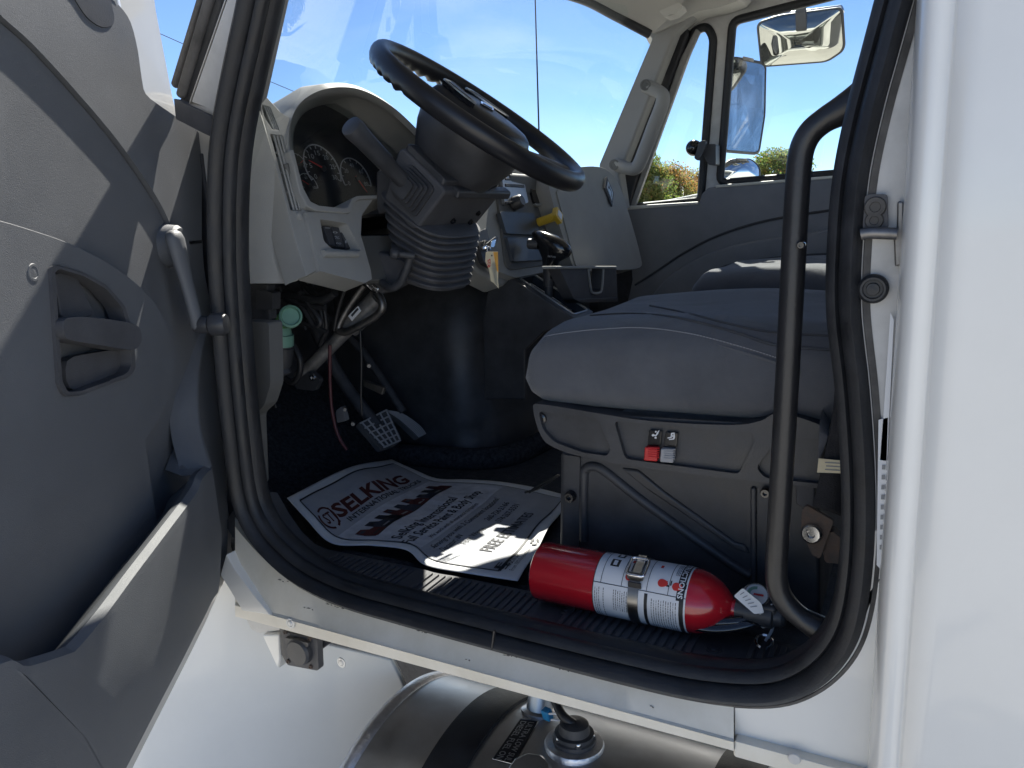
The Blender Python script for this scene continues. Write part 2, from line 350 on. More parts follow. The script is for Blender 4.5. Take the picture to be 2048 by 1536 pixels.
# paint chips along the rocker edge
random.seed(11)
for u0, v0, n_ in ((655, 1208, 5), (785, 1245, 6), (835, 1262, 3), (1010, 1310, 4), (1120, 1338, 3), (560, 1160, 3), (610, 1215, 3), (930, 1318, 2), (1300, 1412, 2)):
    for k in range(n_):
        u = u0 + k * 7 + random.uniform(-2, 2); v = v0 + k * 1.9 + random.uniform(-1.5, 1.5); w_ = random.uniform(1.2, 4.5); h_ = random.uniform(.8, 2)
        t = max(0, min(1, (v - s0v(u)) / max(1, crease(u) - s0v(u)))); pl = PY(YD - .0045 - .0165 * t - .0006)
        plate('paint_chip', [(u - w_, v - h_ * .3), (u - w_ * .2, v - h_), (u + w_, v + .4), (u + w_ * .3, v + h_ * .8)], pl, .0004, m_rubg, body, bev=0)
# underside skirt / cowl side panel ahead of the tank
sk = [(240, 1240), (470, 1200), (520, 1262), (560, 1290), (640, 1312), (790, 1345), (800, 1400), (800, 1560), (240, 1700)]
plate('cowl_skirt', [(150, 1180), (455, 1090), (497, 1238), (545, 1262), (784, 1318), (800, 1348), (830, 1420), (950, 1760), (-300, 1800)], (-.55, .835, 0, .55 * 1.05 + .835 * .835), .02, m_white, body, bev=.006)
plate('cowl_fin', [(452, 1108), (470, 1140), (512, 1196), (541, 1231), (500, 1224), (484, 1222), (458, 1178), (440, 1150)], PY(YD - .026), .05, m_white, body, bev=.002, seg=2)
plate('jack_slot', [(483, 1224), (500, 1230), (560, 1246), (560, 1262), (520, 1268), (500, 1258)], PY(YD + .028), .012, m_jamb, body, bev=.003)
plate('skirt_gusset', [(523, 1269), (558, 1269), (560, 1320), (556, 1340)], PY(YD + .02), .03, m_white, body, bev=.004)
for u, v in ((683, 1325), (581, 1246)):
    pl = PY(YD + .034 if u > 600 else YD - .022); lathe('plug', at(u, v, pl), (0, -1, 0), [(0, .0085), (.0015, .008), (.0015, .0055), (.0005, .005), (.0025, .0035), (.003, 0)], m_white, body, 18)
lathe('plug', at(1588, 1517, PY(YD - .019)), (0, -1, 0), [(0, .007), (.002, .006), (.003, 0)], m_jamb, body, 16)
# power socket under the sill
sock = group('power_socket', truck); sp_ = PY(YD + .0)
plate('socket_plate', rnd([(562, 1262), (634, 1279), (637, 1342), (573, 1330)], 6), sp_, .012, m_blkm, sock)
c = at(603, 1300, sp_); lathe('socket_cap', c, (0, -1, 0), [(0, .022), (.008, .022), (.012, .019), (.0125, 0)], m_blk, sock, 28)
plate('cap_hinge', rnd([(576, 1270), (624, 1281), (622, 1290), (576, 1280)], 3), sp_, .006, m_blk, sock, off=.008)
plate('socket_bracket', [(558, 1252), (567, 1254), (573, 1330), (562, 1310)], PY(YD + .012), .03, m_blk, sock)
plate('bracket_wing', [(636, 1276), (664, 1284), (637, 1304)], PY(YD + .02), .01, m_blk, sock)
for u, v in ((571, 1264), (620, 1277), (577, 1322), (622, 1333)): bolt(at(u, v, sp_), (0, -1, 0), .0035, m_rust, sock, .003)
# A pillar outside: white post, rubber windshield gasket, base block
ap = group('front_pillar', truck)
def bar(px_l, px_r, y, th, name, mat, bev=.004, up=1.9):
    (a, b), (c_, d) = px_l, px_r
    A, B, C_, D = at(*a, PY(y)), at(*b, PY(y)), at(*c_, PY(y)), at(*d, PY(y))
    A2 = B + (A - B) * up; C2 = D + (C_ - D) * up
    return prism(name, [A2, B, D, C2], V((0, th, 0)), mat, ap, bev=bev, seg=3)
bar(((440, 0), (366, 215)), ((492, 0), (434, 240)), YD + .004, .05, 'pillar_post', m_jamb, .012, 2.2)
bar(((418, 0), (357, 205)), ((447, 0), (380, 210)), YD + .012, .03, 'gasket_inner', m_rubber, .004, 2.2)
bar(((402, 0), (347, 190)), ((422, 0), (362, 200)), YD + .005, .03, 'gasket_ridge', m_rubg, .006, 2.2)
bar(((390, 0), (339, 168)), ((402, 0), (348, 178)), YD + .018, .03, 'gasket_outer', m_rubg, .004, 2.2)
plate('pillar_base_block', rnd([(348, 196), (424, 235), (424, 274), (410, 268), (352, 238)], 4), PY(YD - .004), .06, m_blkm, ap, bev=.004)
plate('pillar_lower', [(352, 236), (430, 270), (430, 1000), (475, 1130), (300, 1130), (300, 236)], PY(YD + .075), .03, m_jamb, ap)
# inner face of the pillar, seen past the seal through the opening
bar(((520, 0), (462, 250)), ((549, 0), (508, 190)), YD + .075, .03, 'pillar_trim', m_pil, .006, 2.1)
# cab shell that only the light meets: roof, rear wall, passenger side skin, far corners
shell = group('cab_shell', truck)
ROOF = [(YD + .02, .50), (YD + .06, .585), (YD + .16, .65), (1.2, .70), (1.65, .715), (2.1, .70), (YP - .14, .665), (YP - .03, .635), (YP + .03, .59)]
def roofpt(a, b):
    i = min(int(a * 8), 7); t = a * 8 - i; y = ROOF[i][0] * (1 - t) + ROOF[i + 1][0] * t; z = ROOF[i][1] * (1 - t) + ROOF[i + 1][1] * t
    x = -.80 + 1.2 * b - .10 * (1 - ((y - 1.65) / .85) ** 2) * (1 - b); return V((x, y, z + .02 - .06 * (1 - b) ** 6))
grid('roof', roofpt, 24, 10, m_white, shell, thick=.02)
grid('headliner', lambda a, b: roofpt(a, b) * 1 + V((0, 0, -.03)), 24, 10, m_head, shell, thick=.006)
prism('rear_wall', [(.40, YD, -.66), (.40, YP, -.66), (.40, YP, .62), (.40, YD, .62)], V((.03, 0, 0)), m_pdoor, shell, [[(.40, 1.2, .12), (.40, 2.1, .12), (.40, 2.1, .5), (.40, 1.2, .5)]], bev=.004)
prism('rear_window', [(.41, 1.2, .12), (.41, 2.1, .12), (.41, 2.1, .5), (.41, 1.2, .5)], V((.004, 0, 0)), m_glass, shell, bev=0)
prism('rear_pillar', [(.03, YD + .03, -.62), (.40, YD + .03, -.62), (.40, YD + .03, .60), (.03, YD + .03, .60)], V((0, .03, 0)), m_pdoor, shell, bev=.003)
# ---------------------------------------------------------------- floor, firewall, tunnel
fl = group('cab_floor', truck); FZ = -.578
prism('floor_mat', [(-1.02, .90, FZ), (.40, .90, FZ), (.40, YP, FZ), (-1.30, YP, FZ), (-1.30, 1.16, FZ), (-1.12, 1.06, FZ)], V((0, 0, -.03)), m_floor, fl, bev=.004)
prism('firewall', [(-1.36, .88, -.62), (-1.36, YP, -.62), (-1.36, YP, .10), (-1.36, .88, .10)], V((-.03, 0, 0)), m_fire, fl)
prism('toe_board', [(-1.36, .88, -.36), (-1.36, YP, -.36), (-1.12, YP, FZ), (-1.12, .88, FZ)], V((-.02, 0, -.03)), m_carpet, fl)
prism('cowl_inner', [(-1.36, .90, .05), (-1.10, .90, .05), (-1.10, .90, .09), (-1.36, .90, .09)], V((0, 1.58, 0)), m_fire, fl)
prism('cowl_side', [(-1.36, .87, -.62), (-.985, .87, -.60), (-.985, .87, .12), (-1.36, .87, .12)], V((0, .02, 0)), m_fire, fl)
# tunnel / engine cover: rounded rear corner
cs = [(-1.36, 1.56)] + [(-1.02 + .10 * math.sin(t), 1.66 - .10 * math.cos(t)) for t in [math.pi / 2 * i / 8 for i in range(9)]] + [(-.92, 2.30)]
lo = []
for k, (zz, g) in enumerate(((FZ - .01, .03), (FZ + .05, .012), (-.49, .002), (-.485, -.003), (-.30, -.012), (-.18, -.02), (-.13, -.06), (-.11, -.14))): lo.append([V((x + g, y - g, zz)) for x, y in cs])
loft('engine_cover', lo, m_blk, fl, cap=False, closed=False, ang=60)
tube('floor_edge_roll', spl([(-1.25, 1.50, FZ + .015), (-1.02, 1.50, FZ + .02), (-.90, 1.53, FZ + .02), (-.84, 1.62, FZ + .02), (-.82, 1.9, FZ + .02)], 8), .028, m_carpet, fl, 12)
# sill plate with tread ribs
ZS = -.540
sill = group('sill_plate', truck)
y0, y1 = YD + .046, YD + .150
lo = []
xa, xb = -.985, .035
for y, z in ((YD + .03, ZS - .02), (y0, ZS - .004), (y0 + .010, ZS), (y1 - .012, ZS), (y1, ZS - .006), (y1 + .006, FZ)):
    lo.append([V((xa + (xb - xa) * i / 40 , y, z + (max(0, (.10 - i / 40)) ** 2) * 9 )) for i in range(41)])
loft('tread_panel', lo, m_blkm, sill, cap=False, closed=False, ang=40)
rib0 = None
for i in range(64):
    x = -.84 + i * .0118
    if x > -.06 or abs(x + .43) < .022 or abs(x + .19) < .03 or abs(x + .665) < .012: continue
    if rib0 is None:
        rib0 = rbox('rib', (0, 0, 0), (1, 0, 0), (0, 1, 0), .0036, .032, .0024, m_blkm, sill, bev=.0016)
        rib0.location = (x, (y0 + y1) / 2, ZS + .001)
    else:
        r = rib0.copy(); col.objects.link(r); r.parent = sill; r.location = (x, (y0 + y1) / 2, ZS + .001)
for u, v in ((1063, 1190), (1133, 1222), (1427, 1300), (882, 1183)):
    p = at(u, v, PZ(ZS)); lathe('sill_screw', (p.x, p.y, ZS), (0, 0, 1), [(0, .010), (.002, .009), (.002, .005), (.0035, .004), (.004, 0)], m_blk, sill, 16)
rbox('carpet_edge', (-.52, y1 + .018, FZ + .012), (1, 0, 0), (0, 1, 0), .36, .016, .012, m_carpet, sill, bev=.008, seg=3)
# kick panel ahead of the opening
kick = group('kick_panel', truck)
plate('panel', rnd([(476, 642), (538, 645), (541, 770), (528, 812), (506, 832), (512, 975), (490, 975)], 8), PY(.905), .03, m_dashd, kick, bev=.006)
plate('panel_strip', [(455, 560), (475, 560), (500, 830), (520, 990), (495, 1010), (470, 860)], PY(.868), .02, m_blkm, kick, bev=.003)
# ---------------------------------------------------------------- dashboard
dash = group('dashboard', truck)
ED, VF = -.90, .985
# end face towards the driver's door: between the vent edge (Y=.985 on the dash plane) and the seal
e_px = [(496, 184), (503, 182), (511, 197), (518, 217), (525, 240), (534, 270), (548, 318), (563, 372), (578, 430), (594, 490), (608, 535), (607, 548), (594, 562), (575, 567), (462, 567), (440, 400), (455, 250)]
EF = (.62, -.785, 0, .62 * -.92 - .785 * .985)
def endpt(u, v): return at(u, v, EF)
plate('end_panel', e_px, EF, .03, m_dash, dash, [rnd([(500, 209), (514, 207), (518, 232), (506, 235)], 4)], bev=.008, seg=3)
plate('end_slot', [(496, 203), (520, 203), (522, 240), (500, 240)], EF, .02, m_blk, dash, off=-.012, bev=0)
# vent strip facing the driver
v_px = [(503, 182), (514, 179), (536, 196), (562, 224), (580, 236), (580, 290), (594, 350), (614, 408), (622, 418), (627, 470), (638, 535), (634, 540), (612, 552), (608, 535), (594, 490), (578, 430), (563, 372), (548, 318), (534, 270), (525, 240), (518, 217), (511, 197)]
plate('vent_strip', v_px, PD(ED), .05, m_dash, dash, [rnd([(541, 268), (567, 271), (606, 420), (582, 421)], 3), rnd([(523, 209), (541, 214), (559, 259), (545, 259), (530, 234)], 2)], bev=.003)
plate('vent_cavity', [(522, 205), (545, 208), (572, 262), (611, 426), (576, 426), (536, 268), (538, 262)], PD(ED - .025), .02, m_blk, dash, bev=0)
for i in range(3):
    t = (i + 1) / 4
    a = at(541 + 26 * t, 268 + 3 * t, PD(ED - .003)); b = at(582 + 24 * t, 421 - 1 * t, PD(ED - .003))
    tube('louver', [a, b], .0021, m_dash, dash, 6)
for i in range(3):
    t = (i + 1) / 4
    a = at(523 + 18 * t, 209 + 5 * t, PD(ED - .002)); b = at(544 + 14 * t, 258 + 1 * t, PD(ED - .002))
    tube('louver', [a, b], .0016, m_dash, dash, 6)
for v in (305, 345, 385):
    k = (v - 268) / 152; a = at(541 + 41 * k, v, PD(ED - .007)); b = at(567 + 39 * k, v + 3, PD(ED - .007)); tube('louver_bar', [a, b], .0018, m_dash, dash, 6)
c = at(574, 340, PD(ED - .004)); tube('thumb_wheel', [c + V((0, -.002, .010)), c + V((0, .003, -.010))], .005, m_dashd, dash, 8)
c = at(601, 431, PD(ED + .004)); lathe('screw_boss', c, (1, 0, .33), [(-.01, .007), (0, .006), (.002, 0)], m_dash, dash, 14)
# cluster hood: crest loop, inner loop, recessed face
crest = sp2([(584, 330), (577, 285), (582, 243), (600, 207), (635, 183), (682, 174), (730, 182), (785, 213), (838, 262), (900, 330), (900, 392)], 6)
inner = sp2([(593, 335), (587, 288), (592, 252), (612, 224), (650, 209), (695, 208), (738, 222), (785, 256), (830, 300), (880, 350), (880, 392)], 6)
fx = [max(0, min(1, (u - 590) / 70)) for u, v in crest]; A = [at(u, v, PD(ED + .004 + .031 * f)) for (u, v), f in zip(crest, fx)]; B = [p + (at(u, v, PD(-.98)) - p) * 0 for (u, v), p in zip(crest, A)]
back = [p + V((-.16, 0, -.03)) + (p - V((-.9, 1.28, .1))) * .05 * f + V((0, .05 * (1 - f), 0)) for p, f in zip(A, fx)]
mid = [a * .5 + at(u, v, PD(-.985)) * .5 for a, (u, v) in zip(A, inner)]
C_ = ats(inner, PD(-.985))
top1 = [p + V((-.012, 0, .003)) + (p - V((p.x, 1.28, .05))).normalized() * .006 * f for p, f in zip(A, fx)]
in1 = [p + V((-.010, 0, 0)) - (p - V((p.x, 1.28, .05))).normalized() * .008 for p in A]
loft('cluster_hood', [back, [p + V((-.06, 0, 0)) + (p - V((p.x, 1.28, .05))).normalized() * .010 * f + V((0, .02 * (1 - f), 0)) for p, f in zip(A, fx)], top1, A, in1, mid, C_], m_dash, dash, cap=False, closed=False, ang=70)
face_px = inner + [(880, 420), (720, 430), (640, 430), (612, 400)]
plate('cluster_face', face_px, PD(-.985), .02, m_navy, dash, bev=0)
# lower bezel of the cluster with the notch
bz_out = [(578, 300), (588, 330), (600, 385), (614, 412), (632, 421), (690, 426), (704, 424), (712, 404), (722, 399), (800, 396), (800, 388), (716, 391), (705, 396), (697, 414), (684, 416), (640, 411), (622, 402), (608, 376), (596, 330), (588, 298)]
plate('cluster_bezel', bz_out, PD(ED + .012), .10, m_dash, dash, bev=.004, seg=3)
# gauges
def gauge(u, v, rpx, a0, a1, needle, nums, rim=True):
    pl = PD(-.982); c = at(u, v, pl); r = (at(u, v - rpx, pl) - c).length; nrm = V((1, 0, .327)).normalized(); ey = V((-.327, 0, 1)).normalized(); ex = V((0, 1, 0))
    pos = lambda ang, q, e=0: c + (ex * math.sin(math.radians(ang)) + ey * math.cos(math.radians(ang))) * r * q + nrm * e
    k = 28; tube('gauge_ring', [pos(a0 + (a1 - a0) * i / k, 1.0, .001) for i in range(k + 1)], r * .028, m_glow, dash, 6)
    for i in range(2 * len(nums) - 1):
        a = a0 + (a1 - a0) * i / (2 * len(nums) - 2); tube('gauge_tick', [pos(a, .84, .001), pos(a, .95, .001)], r * .018, m_glow, dash, 4)
    its = []
    for i, s in enumerate(nums):
        a = a0 + (a1 - a0) * i / max(1, len(nums) - 1); o_ = pos(a, .66, .001)
        its.append((s, lambda x, y, o_=o_, s=s: o_ + ex * (x - .5) * r * .15 * len(s) + ey * (y - .5) * r * .2))
    lettering('gauge_numbers', its, m_glow, dash)
    tip = pos(needle, .78, .004); base = pos(needle + 180, .12, .004); tube('gauge_needle', [base, tip], [r * .04, r * .015], m_redp, dash, 6)
    lathe('needle_cap', pos(0, 0, .002), nrm, [(0, r * .12), (.004, r * .11), (.005, 0)], m_blk, dash, 16)
gauge(645, 338, 42, -120, 120, -68, ['0', '5', '10', '15', '20', '25', '30'])
gauge(712, 358, 36, -110, 110, 150, ['0', '20', '40', '60', '80'])
gauge(617, 372, 22, -100, 100, -60, ['0', '60', '120'])
gauge(596, 330, 20, -60, 100, 60, ['E', 'F'])
plate('cluster_lens', [(p[0], p[1]) for p in inner] + [(880, 400), (640, 415), (606, 385)], PD(-.965), .003, m_lens, dash, bev=0)
# switch panel
sw = [(611, 424), (632, 424), (697, 428), (712, 402), (748, 396), (724, 430), (722, 470), (742, 540), (744, 558), (730, 566), (640, 542), (628, 490)]
swh = rnd([(640, 438), (694, 446), (722, 500), (716, 503), (664, 497), (648, 482)], 5)
plate('switch_panel', sw, PD(ED + .008), .05, m_dash, dash, [swh], bev=.006, seg=3)
plate('switch_well', [(630, 430), (700, 440), (728, 510), (640, 505)], PD(ED - .035), .01, m_blk, dash, bev=0)
for i, q in enumerate((([(646, 451), (661, 452), (672, 492), (660, 490)]), ([(664, 452), (678, 454), (690, 495), (677, 493)]), ([(681, 454), (693, 456), (706, 498), (693, 496)]))):
    plate('rocker_switch', q, PD(ED - .012), .02, m_blk, dash, bev=.002)
lettering('switch_symbols', [(s, tline(at(u, v, PD(ED - .0115)), at(u + 10, v + 1, PD(ED - .0115)), (0, 0, 1), .0045)) for s, u, v in (('o', 665, 466), ('%', 669, 477), ('oo', 672, 488), ('I', 688, 466), ('II', 690, 486), ('=', 650, 458))], m_glow, dash)
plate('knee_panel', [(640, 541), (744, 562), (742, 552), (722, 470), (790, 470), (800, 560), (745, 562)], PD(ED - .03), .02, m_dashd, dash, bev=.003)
# ledge lip of the switch panel
a, b = at(646, 507, PD(ED + .012)), at(714, 508, PD(ED + .012)); tube('switch_ledge', [a, b], .006, m_dash, dash, 10)
# centre stack
ST = -.845
def SP(c): return PD(c)
st_px = rnd([(950, 330), (1095, 330), (1148, 500), (1152, 532), (1030, 556), (990, 540), (945, 440)], 8)
plate('centre_stack', st_px, SP(ST), .05, m_dash, dash, bev=.006)
plate('stack_lower', [(930, 470), (1010, 540), (1030, 552), (1010, 572), (960, 545), (935, 520), (905, 560), (880, 545)], SP(ST - .02), .06, m_dash, dash, bev=.01, seg=3)
plate('stack_bezel', rnd([(985, 340), (1045, 330), (1090, 520), (1090, 531), (1018, 541), (1008, 530)], 6), SP(ST), .01, m_dashd, dash, off=.006, bev=.004)
plate('stack_bezel', rnd([(1040, 335), (1110, 345), (1148, 522), (1096, 530)], 6), SP(ST), .01, m_dashd, dash, off=.004, bev=.004)
m_blank = M('satin_blue_black', (.06, .068, .08), .38, bump=.06, bs=600, var=.06)
plate('blank_cover', rnd([(990, 427), (1058, 430), (1072, 474), (1003, 471)], 4), SP(ST), .012, m_blank, dash, off=.014, bev=.003)
plate('blank_cover', rnd([(1004, 478), (1073, 481), (1086, 523), (1016, 527)], 4), SP(ST), .012, m_blank, dash, off=.014, bev=.003)
plate('screen', rnd([(1046, 355), (1100, 365), (1113, 411), (1061, 409)], 4), SP(ST), .012, m_gloss, dash, off=.012, bev=.003)
plate('screen_sill', [(1060, 411), (1113, 414), (1114, 418), (1062, 415)], SP(ST), .012, m_silver, dash, off=.016, bev=.002)
plate('small_panel', rnd([(1086, 432), (1120, 436), (1140, 500), (1104, 500)], 4), SP(ST), .012, m_blank, dash, off=.010, bev=.003)
# heater controls
plate('control_panel', rnd([(994, 352), (1036, 352), (1048, 410), (1000, 412)], 4), SP(ST), .010, m_silver, dash, off=.014, bev=.003)
plate('control_slot', [(1000, 372), (1038, 374), (1039, 380), (1001, 378)], SP(ST), .006, m_blk, dash, off=.016, bev=.001)
plate('control_slot', [(1000, 361), (1036, 362), (1037, 366), (1001, 365)], SP(ST), .006, m_blk, dash, off=.016, bev=.001)
c = at(1034, 405, SP(ST + .02)); lathe('control_knob', c, (1, 0, .327), [(-.01, .017), (.012, .015), (.016, .012), (.016, 0)], m_blk, dash, 20)
for i in range(7):
    plate('control_button', [(1000 + i * 4.6, 408), (1003.6 + i * 4.6, 408.4), (1004 + i * 4.6, 413), (1000.4 + i * 4.6, 412.6)], SP(ST), .005, m_blk, dash, off=.018, bev=.0008)
# yellow parking brake knob on its stem
c0 = at(1068, 448, SP(ST)); c1 = c0 + V((.058, 0, .016))
lathe('knob_collar', c0, c1 - c0, [(-.005, .016), (.012, .016), (.013, .010)], m_blk, dash, 18)
tube('knob_stem', [c0, c1], .0105, m_yel, dash, 14)
kd = (c1 - c0).normalized(); kx = V((0, 1, 0)); kx = (kx - kd * kx.dot(kd)).normalized(); ky = kd.cross(kx)
sq = [(-.0155, -.0155), (.0155, -.0155), (.0155, .0155), (-.0155, .0155)]; sq = rnd([(a * .707 - b * .707, a * .707 + b * .707) for a, b in sq], .004)
prism('brake_knob', [c1 + kx * a + ky * b for a, b in sq], kd * .012, m_yel, dash, bev=.003)
prism('knob_face', [c1 + kd * .0125 + kx * a * .6 + ky * b * .6 for a, b in sq], kd * .001, m_lab, dash, bev=0)
tube('label_stand', [at(1086, 462, SP(ST + .01)), at(1094, 480, SP(ST + .03))], .006, m_silver, dash, 8)
# ignition switch plate and lock
plate('ignition_plate', rnd([(944, 470), (968, 458), (986, 540), (962, 528)], 6), SP(ST), .012, m_blk, dash, off=.008, bev=.003)
c = at(962, 494, SP(ST)); lathe('key_cylinder', c, (1, 0, .3), [(0, .011), (.016, .011), (.017, .008), (.014, .006), (.014, 0)], m_steel, dash, 20)
# passenger side of the dash: glove box cover with badge
gl = [(1095, 345), (1150, 335), (1195, 333), (1222, 345), (1240, 372), (1262, 440), (1281, 510), (1280, 535), (1235, 540), (1160, 540), (1135, 500)]
GP = (1, -.06, .24, -.78 - .06 * 2.1)
plate('glovebox_cover', sp2(gl, 4, True), GP, .12, m_dash, dash, bev=.022, seg=4)
plate('glovebox_panel', rnd([(1110, 380), (1180, 375), (1208, 380), (1232, 530), (1150, 535)], 8), GP, .01, m_dash, dash, off=.004, bev=.005)
plate('glovebox_crease', [(1226, 352), (1238, 366), (1286, 520), (1279, 520)], GP, .05, m_dashd, dash, off=-.012, bev=.006)
plate('badge', [(1208, 355), (1222, 388), (1219, 415), (1204, 378)], GP, .006, m_blk, dash, off=.010, bev=.001)
plate('badge_mark', [(1209, 364), (1219, 388), (1217, 404), (1207, 378)], GP, .002, m_silver, dash, [[(1210.5, 370), (1217, 388), (1216, 398), (1209, 378)]], off=.0118, bev=0)
plate('badge_core', [(1211, 378), (1216, 388), (1215, 394), (1210, 384)], GP, .002, m_silver, dash, off=.0118, bev=0)
# dash top
dt = [V((-1.04, .98, .07)), V((-1.09, 1.03, .12)), V((-1.09, 1.6, .12)), V((-.86, 1.65, .11)), V((-.84, 2.3, .11)), V((-.90, 2.44, .08)), V((-1.34, 2.44, .02)), V((-1.36, .92, .02))]
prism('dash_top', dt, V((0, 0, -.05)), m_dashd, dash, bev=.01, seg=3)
prism('cluster_sun_block', [(-1.36, .95, -.02), (-.955, 1.0, -.02), (-.93, 1.62, -.02), (-1.36, 1.62, -.02)], V((0, 0, -.01)), m_fire, dash, bev=0)  # unseen plate added to stop sun leaking under the cluster onto the floor
prism('hidden_dash_fill', [(-1.12, 1.46, .10), (-.90, 1.48, .10), (-.88, 1.70, .10), (-1.12, 1.70, .10)], V((0, 0, -.02)), m_dashd, dash)  # hidden dash surface, filled in to keep stray sun off the floor
tube('dash_edge_bow', [at(1010, 352, SP(ST + .0)), at(1000, 340, SP(ST - .02)), V((-.88, 1.9, .09)), V((-.86, 2.2, .10))], .02, m_dash, dash, 10)
# ---------------------------------------------------------------- steering wheel
sw_ = group('steering_wheel', truck); YW = 1.28
WC = V((-.7197, YW, .1880)); WN = V((math.sin(.640) * math.cos(.077), math.sin(.077), math.cos(.640) * math.cos(.077))); W2 = (V((0, 1, 0)) - WN * WN.y).normalized(); W1 = W2.cross(WN); RR = .207
def wp(a, b, h): return WC + W1 * a + W2 * b + WN * h
# rim: oval section with finger grips underneath
Vs, F = [], []; NA, NB = 160, 16
for i in range(NA):
    a = 2 * math.pi * i / NA; er = W1 * math.cos(a) + W2 * math.sin(a)
    top_ = math.cos(a) < -.15
    g = .0022 * math.sin(a * 46) if top_ else 0
    for k in range(NB):
        t = 2 * math.pi * k / NB; h = math.sin(t) * .0185; r = RR + math.cos(t) * .0155
        if math.sin(t) < 0: h += g * (-math.sin(t)) * 1.6
        Vs.append(WC + er * r + WN * h)
for i in range(NA):
    for k in range(NB): F.append((i * NB + k, i * NB + (k + 1) % NB, (i + 1) % NA * NB + (k + 1) % NB, (i + 1) % NA * NB + k))
mesh('rim', Vs, F, m_wheel, sw_, 80)
# spokes: four, dipping to the hub
for sa in (38, -38, 142, -142):
    a = math.radians(sa); er = W1 * math.cos(a) + W2 * math.sin(a); et = W2 * math.cos(a) - W1 * math.sin(a); lo = []
    for k in range(9):
        t = k / 8; r = .05 + (RR - .05) * t; hw = .040 - .014 * math.sin(t * math.pi * .5) + .012 * max(0, t - .8) * 5; hh = .010; zc_ = -.030 * (1 - t) ** 1.5 - .004
        lo.append([WC + er * r + et * (hw * math.cos(q)) + WN * (zc_ + hh * math.sin(q)) for q in [2 * math.pi * j / 14 for j in range(14)]])
    loft('spoke', lo, m_wheel, sw_, ang=60)
# hub pad with button pods
pad = [(-.098, -.055), (-.070, -.082), (.02, -.088), (.085, -.075), (.115, -.035), (.115, .035), (.085, .075), (.02, .088), (-.070, .082), (-.098, .055)]
pad = sp2([(a * .88, b * .88) for a, b in pad], 4, True); lo = []
for s, h in ((.80, -.045), (.94, -.035), (1.0, -.022), (.99, -.006), (.93, .006), (.80, .013), (.55, .017), (.25, .018)): lo.append([wp(a * s + (1 - s) * .01, b * s, h) for a, b in pad])
loft('hub_pad', lo, m_wheel, sw_, ang=60)
for sy in (-1, 1):
    q = rnd([(-.073, sy * .024), (-.070, sy * .060), (-.005, sy * .071), (.018, sy * .067), (-.026, sy * .039)], .01)
    prism('button_pod', [wp(a, b, .010) for a, b in q], WN * .009, m_gloss, sw_, bev=.003)
    q2 = rnd([(-.065, sy * .032), (-.063, sy * .053), (-.010, sy * .063), (.002, sy * .061), (-.030, sy * .043)], .006)
    prism('pod_buttons', [wp(a, b, .0195) for a, b in q2], WN * .002, m_blk, sw_, bev=.001)
    tube('pod_trim', [wp(a, b, .0198) for a, b in q], .0016, m_silver, sw_, 6, closed=True)
prism('hub_badge', [wp(a, b, .0182) for a, b in [(.0, -.026), (.016, 0), (0, .026), (-.016, 0)]], WN * .003, m_chrome, sw_, bev=.001)
prism('hub_badge_core', [wp(a, b, .0214) for a, b in [(.0, -.018), (.011, 0), (0, .018), (-.011, 0)]], WN * .001, m_gloss, sw_, bev=0)
tube('pad_seam', [wp(a * .995, b * .995, -.0055) for a, b in pad], .0012, m_gloss, sw_, 5, closed=True)
lathe('hub_back_cover', wp(0, 0, -.012), -WN, [(0, .100), (.02, .104), (.05, .098), (.08, .086), (.105, .074), (.125, .062), (.13, .05)], m_blk, sw_, 40, 60)
# ---------------------------------------------------------------- steering column
colm = group('steering_column', truck)
q = [(-.8275, .130), (-.815, .132), (-.738, .0625), (-.734, .052), (-.795, -.006), (-.812, -.006), (-.863, .0415), (-.865, .052)]
prism('column_shroud', [V((x, 1.165, z)) for x, z in q], V((0, .205, 0)), m_blkm, colm, bev=.010, seg=3)
q = [(-.822, .124), (-.744, .0585), (-.735, .074), (-.81, .142)]
prism('shroud_top', [V((x, 1.17, z)) for x, z in q], V((0, .20, 0)), m_blk, colm, bev=.006)
prism('shroud_front_lip', [V((x, 1.20, z)) for x, z in [(-.742, .068), (-.725, .055), (-.732, .040), (-.750, .052)]], V((0, .20, 0)), m_blk, colm, bev=.005)
for u, v in ((907, 443), (942, 445), (957, 427)):
    p = at(u, v, (.73, 0, -.68, .73 * -.735 - .68 * .052)); lathe('shroud_screw', p, (.6, -.3, -.6), [(-.004, .006), (.001, .0055), (.001, .003), (-.002, .003), (-.002, 0)], m_gloss, colm, 14)
prism('column_box', [V((x, 1.19, z)) for x, z in [(-.90, .10), (-.86, .11), (-.85, .03), (-.905, .02)]], V((0, .13, 0)), m_blk, colm, bev=.008)
# turn signal stalk with stepped boot
bs_ = V((-.800, 1.163, .058)); be = V((-.812, 1.02, .157)); ax = (be - bs_).normalized()
Ln = (be - bs_).length
bx = V((.72, 0, -.69)); bx = bx.normalized(); by = V((0, 1, 0)).cross(bx)
for i, (s, h) in enumerate(((.034, .002), (.029, .007), (.025, .012), (.021, .017), (.0175, .022))):
    cen = bs_ + V((0, -h, 0)) + ax * h * .6
    prism('boot_step', [cen + bx * a * s + by * b * s for a, b in rnd([(-1, -1), (1, -1), (1, 1), (-1, 1)], .35)], V((0, .006, 0)), m_blk, colm, bev=.002)
lathe('stalk', bs_, ax, [(0, .014), (.03, .0135), (Ln * .45, .0145), (Ln * .47, .0155), (Ln * .52, .0155), (Ln * .8, .0165), (Ln * .95, .0185), (Ln, .0175), (Ln + .002, .013), (Ln + .0025, 0)], m_blk, colm, 26, 40)
